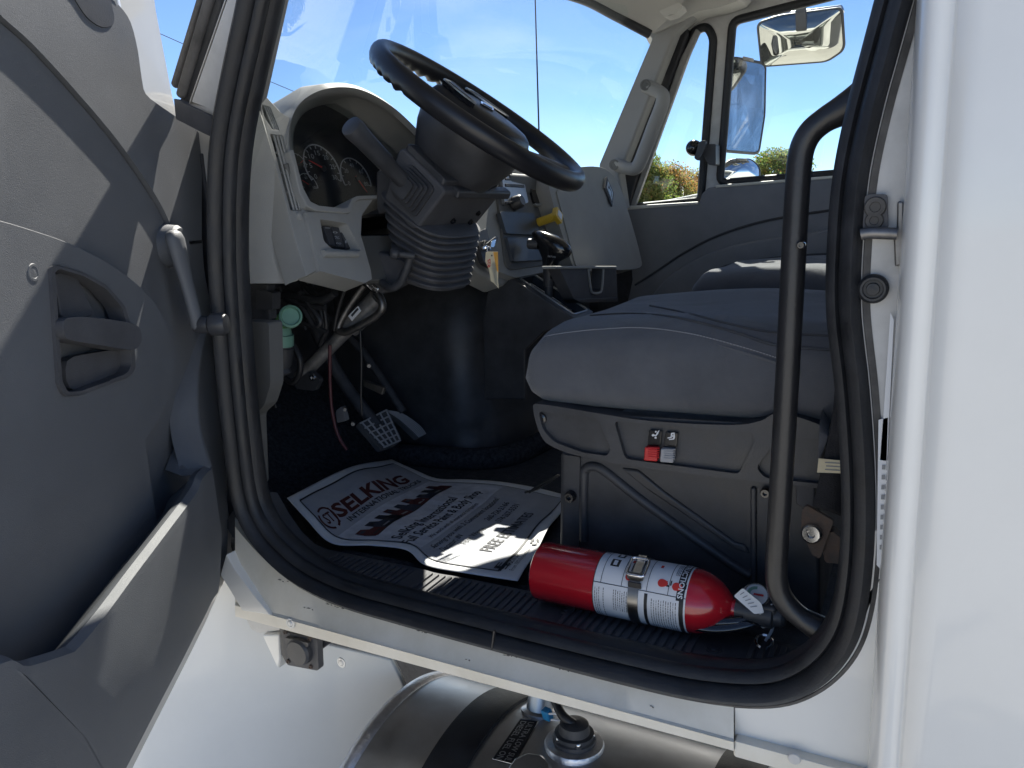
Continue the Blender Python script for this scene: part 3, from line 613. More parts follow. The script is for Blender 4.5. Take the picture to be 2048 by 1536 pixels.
# bellows boot
lo = []; NB_ = 9
T0, B0 = V((-.828, 1.268, .026)), V((-.846, 1.285, -.114))
ta, tb = V((.72, 0, .66)).normalized(), V((0, 1, 0))
for i in range(NB_ * 4 + 1):
    t = i / (NB_ * 4); c = T0.lerp(B0, t); ph = i % 4
    big = (.95, 1.06, 1.07, .95)[ph]; e1 = (.074 - .022 * t) * big; e2 = (.105 - .034 * t) * big
    ang_ = math.radians(37 - 22 * t); d1 = V((math.cos(ang_), 0, math.sin(ang_))); 
    d1 = V((math.cos(ang_), 0, -math.sin(ang_)))
    lo.append([c + d1 * e1 * (abs(math.cos(q)) ** .6 * (1 if math.cos(q) > 0 else -1)) + tb * e2 * (abs(math.sin(q)) ** .6 * (1 if math.sin(q) > 0 else -1)) for q in [2 * math.pi * j / 44 for j in range(44)]])
loft('bellows', lo, m_blkm, colm, ang=25)
# tilt lever, hook handle
a, b = at(782, 506, PY(1.13)), at(828, 512, PY(1.16)); tube('tilt_lever', [a, b], .006, m_blk, colm, 10)
lathe('tilt_knob', a + V((0, -.004, 0)), b - a, [(0, .006), (.004, .010), (.012, .010), (.017, .006)], m_blk, colm, 16)
tube('column_hook', spl([at(822, 510, PY(1.17)), at(812, 540, PY(1.17)), at(800, 566, PY(1.17)), at(782, 576, PY(1.17)), at(765, 566, PY(1.18))], 6), .008, m_blk, colm, 10)
plate('column_bracket', [(742, 500), (820, 520), (800, 570), (760, 590), (740, 560)], PY(1.20), .04, m_blkm, colm, bev=.006)
# lower shaft with yoke, sleeve label
s0, s1 = at(757, 598, PY(1.25)), at(598, 756, PY(1.20))
tube('intermediate_shaft', [s0, s0.lerp(s1, .35), s0.lerp(s1, .36), s1], [.022, .022, .014, .014], m_shaft, colm, 18)
tube('shaft_bracket', spl([at(742, 565, PY(1.22)), at(765, 608, PY(1.21)), at(752, 632, PY(1.21)), at(712, 655, PY(1.205)), at(690, 664, PY(1.205)), at(676, 655, PY(1.205)), at(700, 610, PY(1.22)), at(728, 570, PY(1.23))], 5), .008, m_dsteel, colm, 8)
plate('barcode_label', [(716, 612), (722, 622), (704, 642), (696, 632)], PY(1.196), .001, m_lab, colm, bev=0)
for i in range(7):
    f = i / 7; plate('barcode_bar', [(702 + 13 * f, 630 - 15 * f), (703.5 + 13 * f, 628.5 - 15 * f), (706 + 13 * f, 632 - 15 * f), (704.5 + 13 * f, 633.6 - 15 * f)], PY(1.1945), .0004, m_ink, colm, bev=0)
plate('shaft_flange', rnd([(588, 762), (622, 742), (640, 760), (630, 782), (592, 778)], 5), PY(1.19), .012, m_blk, colm)
for u, v in ((587, 764), (627, 755)): bolt(at(u, v, PY(1.19)), (0, -1, 0), .007, m_steel, colm)
tube('column_spring', [at(738 + 6 * math.sin(k * .9) + k * .35, 568 + 5 * math.cos(k * .9) + k * .3, PY(1.2)) for k in range(40)], .003, m_steel, colm, 6)
# ---------------------------------------------------------------- pedals
bp = group('brake_pedal', truck); pn = V((.80, 0, .60)).normalized()
c = at(762, 862, PX(-1.06)); pl = (.80, 0, .60, pn.dot(c))
pl = (pn.x, 0, pn.z, pn.dot(c))
bp_px = rnd([(716, 846), (774, 818), (802, 876), (796, 888), (762, 900)], 5)
plate('pedal_pad', bp_px, pl, .012, m_blkm, bp, bev=.003)
for i in range(6):
    t = i / 5; A1 = V((719, 848, 0)).lerp(V((766, 896, 0)), t); B1 = V((772, 821, 0)).lerp(V((799, 882, 0)), t)
    tube('pad_bar', [at(A1.x, A1.y, pl) + pn * .003, at(B1.x, B1.y, pl) + pn * .003], .0022, m_grey, bp, 5)
for i in range(5):
    t = i / 4; A1 = V((722, 846, 0)).lerp(V((771, 822, 0)), t); B1 = V((767, 894, 0)).lerp(V((798, 880, 0)), t)
    tube('pad_bar', [at(A1.x, A1.y, pl) + pn * .003, at(B1.x, B1.y, pl) + pn * .003], .0022, m_grey, bp, 5)
tube('pedal_arm', spl([c + V((-.01, .0, .01)), V((-1.17, c.y, -.33)), V((-1.22, c.y - .02, -.18)), V((-1.20, c.y - .02, -.02))], 6), .014, m_fire, bp, 10)
acc = group('accelerator_pedal', truck)
ac = spl([(775, 822), (805, 828), (838, 850), (852, 868)], 5); ac2 = spl([(778, 826), (798, 840), (822, 862), (836, 876)], 5)
c2 = at(815, 848, PX(-1.08)); pl2 = (pn.x, 0, pn.z, pn.dot(c2))
plate('pedal_pad', [(p.x, p.y) for p in ac] + [(p.x, p.y) for p in reversed(ac2)], pl2, .015, m_blkm, acc, bev=.003)
for i in range(6):
    t = .1 + .8 * i / 5; tube('pad_rib', [at(*(a.lerp(b, t))[:2], pl2) + pn * .002 for a, b in zip(ac, ac2)], .0018, m_grey, acc, 5)
tube('pedal_arm', spl([c2 + V((-.01, 0, .03)), V((-1.2, c2.y, -.30)), V((-1.32, c2.y, -.2))], 5), .010, m_fire, acc, 8)
# wiring, diagnostic plugs and odds and ends under the dash
wir = group('under_dash_wiring', truck); m_blank2 = M('dim_grey_plastic', (.16, .16, .17), .6)
for pts, r, m in (([(520, 568), (560, 590), (600, 610), (628, 650), (640, 640), (600, 585)], .006, m_cable), ([(618, 570), (642, 600), (650, 630), (652, 660), (640, 690)], .005, m_cable), ([(605, 565), (632, 596), (642, 624), (648, 655)], .006, m_cable), ([(560, 575), (575, 600), (620, 612), (650, 616)], .0055, m_cable),
                  ([(660, 690), (660, 760), (664, 820), (676, 870), (694, 900)], .0035, m_cabr), ([(720, 660), (723, 720), (722, 790), (724, 830)], .0022, m_cable), ([(586, 690), (600, 720), (598, 750), (585, 765), (570, 755)], .006, m_cable), ([(545, 640), (580, 645), (605, 650), (612, 660)], .003, m_cable), ([(543, 750), (548, 800), (552, 815)], .003, m_cable), ([(530, 600), (575, 590), (640, 600), (670, 585)], .008, m_cable), ([(575, 640), (620, 650), (655, 665)], .005, m_cable), ([(690, 575), (676, 620), (668, 660)], .004, m_cable)):
    tube('wire', spl(ats(pts, PY(1.10 if pts[0][0] < 600 else 1.17)), 6), r, m, wir, 8)
bx_ = PY(1.06)
lathe('plug_body', at(566, 748, bx_), at(562, 640, bx_) - at(566, 748, bx_), [(0, .012), (.004, .016), (.012, .013), (.018, .017), (.03, .019), (.05, .021), (.051, .019), (.075, .021)], m_blk, wir, 24)
a, b = at(563, 692, bx_), at(561, 655, bx_); h = (b - a).length
lathe('plug_collar', a, b - a, [(0, .0225), (h * .6, .0235), (h * .62, .020), (h * .8, .0195), (h, .018), (h, 0)], m_green, wir, 28)
lathe('plug_ring', at(560, 662, bx_), b - a, [(0, .0175), (.012, .0172), (.013, .0)], m_greenc, wir, 24)
a, b = at(580, 635, PY(1.05)), at(588, 620, PY(.99)); lathe('plug_cap', a, b - a, [(0, .0), (0, .020), (.018, .0205), (.02, .017), (.012, .015), (.012, 0)], m_green, wir, 26)
tube('cap_tether', spl([at(556, 650, bx_), at(556, 632, bx_), at(575, 628, bx_)], 6), .004, m_greenc, wir, 8)
plate('harness_bracket', [(475, 568), (535, 568), (540, 640), (480, 640)], PY(1.0), .02, m_fire, wir, bev=.004)
plate('relay_box', rnd([(512, 580), (545, 585), (545, 620), (512, 618)], 4), PY(.99), .02, m_blk, wir, bev=.003)
plate('clutch_plug', rnd([(671, 822), (684, 812), (692, 842), (674, 846)], 4), PY(1.22), .012, m_blank2, wir, bev=.003)
for u, v in ((690, 818), (706, 847), (738, 731)): bolt(at(u, v, PY(1.22)), (.6, -.8, 0), .0045, m_dsteel, wir)
plate('pedal_bracket', [(725, 760), (768, 776), (764, 790), (725, 772)], PY(1.24), .01, m_dsteel, wir, bev=.002)
tube('heater_hose', spl(ats([(850, 560), (895, 575), (935, 590), (960, 620)], PX(-1.12)), 6), .012, m_fire, wir, 10)
plate('paper_scrap', [(886, 560), (905, 552), (908, 575), (893, 572)], PY(1.42), .001, m_tagp, wir, bev=0)
# ---------------------------------------------------------------- gear selector console
con = group('gear_console', truck)
side = [(998, 556), (1022, 554), (1085, 595), (1148, 637), (1150, 645), (1120, 655), (1090, 662), (1050, 700), (1050, 800), (968, 800), (965, 640), (975, 580)]
plate('console_side', side, PY(1.555), .014, m_blk, con, bev=.012, seg=3)
# tilted top with the gate: plane sloping down to the rear
t0, t1 = at(1026, 553, PY(1.57)), at(1152, 637, PY(1.57)); sl_ = (t1 - t0).normalized(); up = V((0, 1, 0)).cross(sl_); up = up if up.z > 0 else -up
def cp(a, y, h=0): return t0 + (t1 - t0) * a + V((0, y, 0)) + up * h
ring = rnd([(-.02, 0), (1.0, 0), (1.0, .11), (-.02, .11)], .03); rin = rnd([(.05, .014), (.93, .014), (.93, .096), (.05, .096)], .02)
prism('console_top', [cp(a, y) for a, y in ring], -up * .05, m_blk, con, [[cp(a, y) for a, y in rin]], bev=.004, seg=3)
prism('gate_floor', [cp(a, y, -.018) for a, y in rin], -up * .01, m_gloss, con, bev=0)
prism('gate_plate', [cp(a, y, -.010) for a, y in rnd([(.12, .03), (.80, .03), (.80, .066), (.12, .066)], .01)], -up * .008, m_silver, con, bev=.002)
prism('gate_slot', [cp(a, y, -.0085) for a, y in rnd([(.2, .045), (.7, .045), (.7, .055), (.2, .055)], .004)], -up * .002, m_blk, con, bev=0)
tube('gate_trim', [cp(a, y, .001) for a, y in rin], .0022, m_silver, con, 6, closed=True)
g0 = cp(.46, .05, -.01); g1 = at(1099, 533, PY(1.62)); g2 = at(1101, 500, PY(1.61))
tube('gear_lever', [g0, g0.lerp(g1, .35), g0.lerp(g1, .36), g1], [.010, .010, .013, .015], m_blk, con, 14)
kax = (g2 - g1).normalized()
lo = []
kf = V((1, 0, -.25)).normalized(); ks = V((0, 1, 0))
for h, a_, b_, off in ((-.03, .014, .013, .0), (.0, .017, .014, .0), (.02, .022, .016, .002), (.04, .030, .019, .006), (.055, .036, .022, .006), (.07, .037, .023, .003), (.082, .033, .021, 0), (.090, .022, .015, -.003), (.094, .008, .006, -.005)):
    lo.append([g1 + V((0, 0, 1)) * h * .82 + kf * (off * 2 + a_ * (1.3 if h > .02 else 1) * math.cos(q)) + ks * b_ * math.sin(q) for q in [2 * math.pi * j / 24 for j in range(24)]])
loft('selector_handle', lo, m_gloss, con, ang=70)
c = g1 + V((-.034, -.008, .052)); lathe('selector_button', c, (-1, -.25, .1), [(-.01, .012), (.012, .012), (.015, .009), (.015, 0)], m_blk, con, 18)
p0 = at(1096, 514, PY(1.588)); lettering('selector_lettering', [('EATON', tline(p0, at(1111, 516, PY(1.590)), (0, 0, 1), .004))], m_glow, con)
# cup holder tray
cu = group('cup_holder', truck)
cup = [(1118, 535), (1178, 535), (1182, 578), (1187, 585), (1197, 585), (1203, 578), (1206, 535), (1233, 534), (1236, 600), (1150, 602)]
plate('tray_front', cup, PX(-.70), .03, m_blkm, cu, bev=.002)
plate('tray_rim', [(1112, 532), (1234, 532), (1234, 537), (1112, 538)], PX(-.695), .035, m_dash, cu, bev=.002)
tube('cup_cutout_trim', spl(ats([(1177, 538), (1182, 578), (1187, 586), (1197, 586), (1204, 578), (1207, 538)], PX(-.698)), 4), .003, m_dash, cu, 8)
plate('tray_base', [(1150, 598), (1236, 595), (1236, 603), (1160, 606)], PX(-.692), .035, m_blk, cu, bev=.002)
# ---------------------------------------------------------------- driver's seat
seat = group('driver_seat', truck)
def cushion(name, par, x0, x1, yc, hw, zt, zb, rise, mat, front_r=.09, N=40, K=22):
    # superellipse cross sections lofted front to back; bolsters higher than the middle
    def prof(u):  # half loop param
        return u
    lo = []
    for i in range(N + 1):
        t = i / N; x = x0 + (x1 - x0) * t
        f = min(1, (t / front_r)); fr = math.sqrt(max(0, 1 - (1 - f) ** 2)) if f < 1 else 1
        top = zb + (zt - zb) * (.42 + .58 * fr) + rise(t); bot = zb + (zt - zb) * (.36 * (1 - fr)); wdt = hw * (.90 + .10 * fr) * (1 - .02 * t)
        loop = []
        for j in range(48):
            q = 2 * math.pi * j / 48; cq, sq_ = math.cos(q), math.sin(q)
            yy = wdt * (abs(cq) ** .38) * (1 if cq > 0 else -1); zz = (abs(sq_) ** .55) * (1 if sq_ > 0 else -1)
            mid_ = (top + bot) / 2; z = mid_ + (top - bot) / 2 * zz
            if sq_ > 0: z += (-.022 * math.cos(yy / wdt * math.pi * .5) ** 2 + .010 * math.exp(-((abs(yy) / wdt - .72) / .2) ** 2)) * sq_ * min(1, t * 3)
            loop.append(V((x, yc + yy, z)))
        lo.append(loop)
    return loft(name, lo, mat, par, ang=80)
ris = lambda t: .018 * math.sin(min(1, t * 1.6) * math.pi * .5) - .045 * max(0, t - .45) ** 1.3
cushion('cushion', seat, -.520, .06, 1.26, .262, -.155, -.285, ris, m_seat)
# stitched seam and panel seams on the cushion
def on_seat(px, y): return ats(px, PY(y))
seam = spl([(1056, 712), (1062, 690), (1090, 674), (1150, 664), (1220, 658), (1270, 656), (1330, 660), (1400, 672), (1480, 693), (1555, 716), (1600, 735)], 6)
ys = 1.0
dp = bpy.context.evaluated_depsgraph_get(); dp.update(); from mathutils.bvhtree import BVHTree
cu_o = [o for o in seat.children if o.name.startswith('cushion')][0]; bv = BVHTree.FromPolygons([v.co for v in cu_o.data.vertices], [p.vertices for p in cu_o.data.polygons])
def hit(u, v):
    d = ray(u, v).normalized(); h_ = bv.ray_cast(V((0, 0, 0)), d); return (h_[0], h_[1]) if h_[0] else (None, None)
sp = [hit(p.x, p.y) for p in seam]; sp = [a + b * .0008 for a, b in sp if a]
if len(sp) > 4:
    dd = []
    for a, b in zip(sp, sp[1:]): dd.append((a, a.lerp(b, .33))); dd.append((a.lerp(b, .5), a.lerp(b, .83)))
    Vs, F = [], []
    for a, b in dd:
        t = (b - a).normalized(); x = t.orthogonal().normalized() * .0009; y = t.cross(x); k = len(Vs)
        Vs += [a + x, a + y, a - x, a - y, b + x, b + y, b - x, b - y]; F += [(k, k + 1, k + 5, k + 4), (k + 1, k + 2, k + 6, k + 5), (k + 2, k + 3, k + 7, k + 6), (k + 3, k, k + 4, k + 7)]
    mesh('stitching', Vs, F, m_stitch, seat)
    tube('seam_welt', [a - V((0, .0005, .006)) for a in sp], .0028, m_seat, seat, 6)
for line in ([(1180, 632), (1260, 628), (1330, 632), (1400, 646), (1480, 668), (1550, 690), (1660, 700)], [(1300, 612), (1380, 628), (1450, 646), (1540, 664), (1660, 672)]):
    q = [hit(p.x, p.y) for p in spl(line, 6)]; q = [a + b * .0002 for a, b in q if a]
    if len(q) > 3: tube('seat_seam', q, .0022, m_blk, seat, 6)
# backrest (mostly behind the pillar)
lo = []
for i in range(14):
    t = i / 13; zc_ = -.24 + .78 * t; x = .02 + .20 * t; hw = .26 - .05 * t * t; th = .075 - .02 * t
    lo.append([V((x + th * math.cos(q) * (1.1 if math.cos(q) < 0 else .8), 1.26 + hw * (abs(math.sin(q)) ** .6) * (1 if math.sin(q) > 0 else -1), zc_ )) for q in [2 * math.pi * j / 30 for j in range(30)]])
loft('backrest', lo, m_seat, seat, ang=80)
cushion('seat_bolster', seat, -.095, .10, 1.015, .045, -.150, -.30, lambda t: -.09 * (1 - t) ** 2 + .03 * t, m_seat, .5, 20)
# side cover with three recessed panels and switches
SY = .992
cov = sp2([(1066, 816), (1085, 809), (1180, 824), (1300, 842), (1460, 850), (1520, 842), (1560, 826), (1640, 850), (1690, 880), (1690, 985), (1620, 974), (1500, 962), (1300, 938), (1170, 915), (1110, 896), (1082, 872)], 4, True)
h1 = rnd([(1076, 822), (1195, 838), (1222, 898), (1214, 912), (1165, 905), (1108, 884), (1086, 860)], 10)
h2 = rnd([(1228, 842), (1505, 866), (1510, 880), (1478, 948), (1250, 918)], 10)
h3 = rnd([(1560, 872), (1660, 880), (1660, 970), (1530, 956), (1512, 936)], 10)
plate('side_cover', cov, PY(SY), .03, m_blk, seat, [h1, h2, h3], bev=.005, seg=3)
plate('cover_recess', [(1070, 818), (1190, 828), (1560, 850), (1680, 880), (1680, 980), (1490, 958), (1170, 912), (1090, 880)], PY(SY + .009), .01, m_blk, seat, bev=0)
p = at(1083, 837, PY(SY + .009)); lathe('cover_screw', p, (0, -1, 0), [(0, .009), (.005, .009), (.006, .006), (.003, .005), (.003, .002), (.006, 0)], m_gloss, seat, 20)
for k, (u, m) in enumerate(((1308, m_redp), (1340, m_grey))):
    q = [(u - 7, 858 + k * 4), (u + 18, 860 + k * 4), (u + 15, 890 + k * 3), (u - 11, 888 + k * 3)]
    plate('switch_base', q, PY(SY + .009), .004, m_gloss, seat, off=.006, bev=.001)
    q = [(u - 13, 889 + k * 3), (u + 13, 891 + k * 3), (u + 12, 918 + k * 3), (u - 15, 916 + k * 3)]
    plate('seat_switch', q, PY(SY + .009), .012, m, seat, off=.014, bev=.002)
    for j in range(5):
        v = 895 + k * 3 + j * 4.5; tube('switch_ridge', ats([(u - 11 - j * .3, v), (u + 11 - j * .3, v + 1.6)], PY(SY - .0055)), .0007, m, seat, 5)
# switch pictograms: small seat figures
def pict(u, v, pts, m=m_lab): plate('switch_pictogram', [(u + a, v + b) for a, b in pts], PY(SY + .0028), .0003, m, seat, bev=0)
pict(1303, 862, [(0, 8), (3, 6), (8, 8), (13, 0), (16, -2), (13, 6), (9, 11), (6, 10), (2, 11)]); pict(1303, 862, [(6, 12), (10, 12), (10, 15), (6, 15)]); pict(1303, 862, [(7, 0), (10, 0), (10, 3), (7, 3)])
pict(1335, 866, [(0, 9), (6, 8), (7, 0), (14, -1), (15, 9), (13, 13), (3, 14), (3, 12), (11, 11), (12, 2), (9, 2), (8, 10), (0, 11)]); pict(1335, 866, [(9, 3.5), (11, 3.5), (11, 8), (9, 8)])
# pedestal with stamped diagonal brace
ped = [(1119, 905), (1320, 930), (1640, 965), (1640, 1240), (1117, 1190)]
plate('pedestal', ped, PY(1.03), .40, m_blk, seat, bev=.006)
tube('pedestal_bead', spl(ats([(1168, 1080), (1168, 960), (1172, 938), (1190, 933), (1215, 946), (1290, 1005), (1460, 1125), (1500, 1150)], PY(1.03)), 6), .0075, m_blk, seat, 12)
plate('pedestal_brace', [(1240, 936), (1275, 940), (1330, 985), (1470, 1085), (1490, 1090), (1500, 1110), (1470, 1100), (1300, 985)], PY(1.026), .01, m_blk, seat, bev=.004)
plate('pedestal_rib', rnd([(1130, 910), (1160, 914), (1158, 1100), (1128, 1100)], 4), PY(1.026), .01, m_blk, seat, bev=.003)
plate('pedestal_panel', [(1500, 975), (1512, 976), (1512, 1180), (1500, 1180)], PY(1.024), .012, m_blk, seat, bev=.003)
bolt(at(1143, 991, PY(1.026)), (0, -1, 0), .009, m_gloss, seat, .012); bolt(at(1532, 983, PY(1.026)), (0, -1, 0), .007, m_gloss, seat, .010)
for k in range(2): tube('seat_cable', spl(ats([(1050 + k * 8, 985), (1080, 975 - k * 6), (1118, 950)], PY(1.25)), 5), .0022, m_cable, seat, 8)
plate('seat_stop', [(1590, 965), (1630, 970), (1628, 1030), (1592, 1010)], PY(1.0), .02, m_blkm, seat, bev=.003)
# seat belt with anchor
belt = group('seat_belt', truck); BY = .93
bw = [(1672, 700), (1668, 800), (1655, 880), (1640, 950), (1625, 1010)]; bw2 = [(1715, 705), (1708, 800), (1700, 880), (1690, 960), (1680, 1030)]
L1, L2 = spl(ats(bw, PY(BY)), 5), spl(ats(bw2, PY(BY + .01)), 5)
o = loft('webbing', [L1, L2], m_belt, belt, cap=False, closed=False); s = o.modifiers.new('solid', 'SOLIDIFY'); s.thickness = .003
plate('belt_label', [(1637, 917), (1690, 922), (1691, 947), (1634, 945)], PY(BY - .006), .001, m_tagp, belt, bev=0)
for i, (a, b) in enumerate(((1650, 1686), (1652, 1684), (1650, 1680))): plate('label_print', [(a, 924 + i * 7), (b, 926 + i * 7), (b, 928 + i * 7), (a, 926 + i * 7)], PY(BY - .0072), .0003, m_inkg, belt, bev=0)
plate('anchor_plate', rnd([(1603, 1022), (1612, 1010), (1668, 1042), (1655, 1075), (1640, 1118), (1625, 1112), (1602, 1060)], 6), PY(.935), .006, m_rust, belt, bev=.002)
plate('anchor_foot', rnd([(1640, 1075), (1665, 1062), (1690, 1085), (1690, 1130), (1650, 1125)], 6), PY(.942), .02, m_rust, belt, bev=.003)
c = at(1624, 1066, PY(.935)); lathe('anchor_bolt', c, (-.1, -1, .1), [(0, .013), (.004, .0125), (.007, .010), (.007, .005), (.003, .004), (.003, 0)], m_steel, belt, 22)
# ---------------------------------------------------------------- grab pole by the B pillar
gp = group('grab_pole', truck); GY = .85
pts = spl(ats([(1760, 176), (1722, 200), (1684, 221), (1650, 240), (1622, 264), (1605, 296), (1598, 340), (1592, 430), (1585, 560), (1572, 800), (1560, 1000), (1553, 1120), (1554, 1165), (1566, 1198), (1595, 1230), (1640, 1258), (1672, 1278)], PY(GY)), 5)
m_pole = M('black_coated_tube', (.020, .020, .022), .36, bump=.08, bs=300, var=.2, vs=30)
rs = [.0125] * len(pts)
for i in range(17): rs[i] = .0125 + .010 * (1 - i / 16) ** 1.5
for i in range(10): rs[-1 - i] = .0125 + .007 * (1 - i / 9)
tube('pole', pts, rs, m_pole, gp, 18)
bolt(at(1603, 490, PY(GY - .012)), (0, -1, 0), .004, m_gloss, gp)
plate('pole_foot', rnd([(1630, 1245), (1690, 1272), (1690, 1320), (1650, 1300)], 5), PY(GY + .012), .015, m_pole, gp)
# jamb hardware: latch plate, striker, rubber stop, stickers
jh = group('jamb_hardware', truck); JY = YD - .004
plate('latch_plate', rnd([(1731, 389), (1776, 388), (1777, 460), (1726, 460)], 9), PY(JY), .014, m_blkm, jh, off=.006, bev=.003)
for u, v, r in ((1751, 414, .0095), (1749, 441, .008)): lathe('plate_screw', at(u, v, PY(JY - .006)), (0, -1, 0), [(0, r), (.003, r * .9), (.003, r * .5), (.0015, r * .45), (.0015, 0)], m_rubg, jh, 18)
tube('striker_pin', spl(ats([(1722, 469), (1740, 466), (1780, 467), (1795, 468)], PY(JY - .014)), 4), .0055, m_dsteel, jh, 12)
plate('striker_base', [(1795, 402), (1806, 402), (1803, 530), (1790, 534), (1788, 480), (1782, 474), (1784, 462), (1794, 458)], PY(JY - .008), .02, m_dsteel, jh, bev=.003)
lathe('rubber_stop', at(1747, 577, PY(JY)), (0, -1, 0), [(-.004, .0135), (.006, .0135), (.009, .011), (.009, .009), (.006, .0085), (.006, .006), (.009, .0055), (.0095, 0)], m_rubber, jh, 28)
for q in ([(1781, 625), (1788, 640), (1774, 922), (1760, 920), (1772, 760)], [(1757, 840), (1776, 835), (1766, 1145), (1753, 1130)]):
    plate('jamb_sticker', q, PY(JY - .0035), .0006, m_lab, jh, bev=0)
for i in range(9):
    u, v = 1764 - i * .6, 930 + i * 20; plate('sticker_print', [(u, v), (u + 7, v), (u + 6.6, v + 9), (u - .4, v + 9)], PY(JY - .0045), .0003, m_inkg, jh, bev=0)
# ---------------------------------------------------------------- passenger side
pd = group('passenger_door', truck)
yi = YP - .06
win = rnd([(1466, 42), (1790, -40), (1790, 338), (1440, 366)], 16); vent = rnd([(1262, 415), (1388, 62), (1415, 52), (1428, 76), (1402, 402)], 12)
frame_out = [(1198, 430), (1355, 60), (1400, 20), (1440, 8), (1900, -110), (1900, 350), (1440, 372), (1404, 408), (1255, 422)]
plate('window_frame', frame_out, PY(YP - .02), .05, m_jamb, pd, [rnd([(1466, 42), (1790, -40), (1790, 335), (1440, 366)], 18), rnd([(1262, 415), (1390, 62), (1415, 52), (1428, 76), (1402, 402)], 12)], bev=.006)
def gasket(px, w_, y, nm, closed=True): tube(nm, ats(sp2(px, 1), PY(y)), w_, m_rubber, pd, 8, closed=closed)
gasket(win, .013, YP - .02, 'window_gasket'); gasket(vent, .013, YP - .02, 'vent_gasket')
prism('window_glass', ats(win, PY(YP + .005)), V((0, .004, 0)), m_glass, pd, bev=0)
prism('vent_glass', ats(vent, PY(YP + .005)), V((0, .004, 0)), m_glass, pd, bev=0)
tr = [(1255, 416), (1330, 414), (1398, 408), (1404, 388), (1416, 376), (1440, 372), (1900, 338), (1900, 720), (1230, 720), (1265, 560)]
plate('door_panel', tr, PY(yi), .05, m_pdoor, pd, bev=.012, seg=3)
plate('sill_ledge', [(1250, 412), (1398, 403), (1398, 409), (1255, 420)], PY(yi - .0), .07, m_sillw, pd, off=.004, bev=.004)
plate('sill_ledge', [(1432, 370), (1880, 334), (1880, 340), (1432, 376)], PY(yi - .0), .07, m_sillw, pd, off=.004, bev=.003)
seam = spl(ats([(1270, 570), (1310, 545), (1370, 505), (1440, 470), (1540, 440), (1700, 415)], PY(yi - .001)), 5); tube('panel_seam', seam, .004, m_blk, pd, 6)
plate('armrest', sp2([(1290, 620), (1330, 560), (1390, 520), (1470, 490), (1600, 470), (1700, 462), (1700, 560), (1500, 580), (1380, 620), (1340, 680), (1290, 700)], 3, True), PY(yi - .05), .06, m_pdoor, pd, bev=.02, seg=4)
plate('armrest_pocket', sp2([(1395, 560), (1450, 530), (1560, 512), (1690, 505), (1690, 520), (1560, 528), (1450, 548)], 3, True), PY(yi - .052), .01, m_blk, pd, bev=.003)
plate('kick_panel', [(980, 545), (1290, 535), (1290, 820), (980, 820)], PY(yi + .03), .02, m_fire, pd)
plate('outer_skin', [(1210, 425), (1440, 378), (1900, 345), (1900, 900), (1150, 900)], PY(YP + .07), .02, m_white, pd, bev=.006)
# A pillar trim, grab handle
pp = group('passenger_pillar', truck)
plate('pillar_trim', [(1196, 335), (1304, 78), (1290, 60), (1395, 22), (1352, 64), (1240, 350), (1250, 420), (1232, 370), (1215, 345)], PY(YP - .13), .06, m_pil, pp, bev=.014, seg=4)
plate('pillar_face', [(1240, 352), (1330, 130), (1352, 66), (1372, 52), (1378, 66), (1290, 300), (1256, 420)], PY(YP - .06), .04, m_rubber, pp, bev=.008)
plate('pillar_flange', [(1258, 416), (1360, 118), (1392, 56), (1400, 62), (1375, 118), (1270, 412)], PY(YP - .045), .02, m_pil, pp, bev=.004)
hp = [(1283, 163), (1296, 160), (1318, 172), (1331, 186), (1332, 205), (1318, 245), (1300, 290), (1282, 335), (1270, 346), (1258, 348), (1232, 338), (1226, 326)]
hpl = PY(YP - .20)
tube('grab_handle', spl(ats([(1290, 171), (1308, 178), (1325, 190), (1324, 210), (1308, 252), (1290, 300), (1276, 332), (1262, 338), (1232, 329)], hpl), 6), [.021] * 49, m_pil, pp, 16, sq=.8)
for u, v in ((1291, 172), (1229, 330)):
    c = at(u, v, hpl); lathe('handle_screw', c + V((.006, -.017, 0)), (.2, -1, 0), [(-.01, .016), (.003, .0155), (.004, .011), (.002, .010), (.002, .004), (.004, 0)], m_dashd, pp, 20)
    tube('handle_stand', [c, c + V((0, .08, 0))], .02, m_pil, pp, 12)
# front header, visor pivot
hd = group('front_header', truck)
hdp = spl([V((-.83, .95, .50)), V((-.91, 1.2, .555)), V((-.95, 1.65, .575)), V((-.92, 1.95, .59)), at(1165, -2, PY(2.12)), at(1232, 32, PY(2.24)), at(1300, 68, PY(2.31))], 8)
tube('header_seal', hdp, .014, m_rubber, hd, 10)
lo = [[p + V((.01, .0, .0)) for p in hdp], [p + V((.05, 0, .03)) for p in hdp], [p + V((.12, 0, .09)) for p in hdp], [p + V((.2, 0, .14)) for p in hdp]]
loft('header_panel', lo, m_head, hd, cap=False, closed=False, ang=80)
c = at(1300, 22, PY(2.12)); plate('visor_pivot', rnd([(1318, 22), (1360, 4), (1366, 14), (1350, 28), (1330, 34)], 4), PY(2.2), .05, m_head, hd, bev=.01, seg=3)
plate('header_corner', sp2([(1150, -20), (1240, 30), (1298, 58), (1310, 66), (1365, 40), (1400, 22), (1480, 0), (1480, -60), (1150, -60)], 2, True), PY(2.36), .1, m_head, hd, bev=.01)
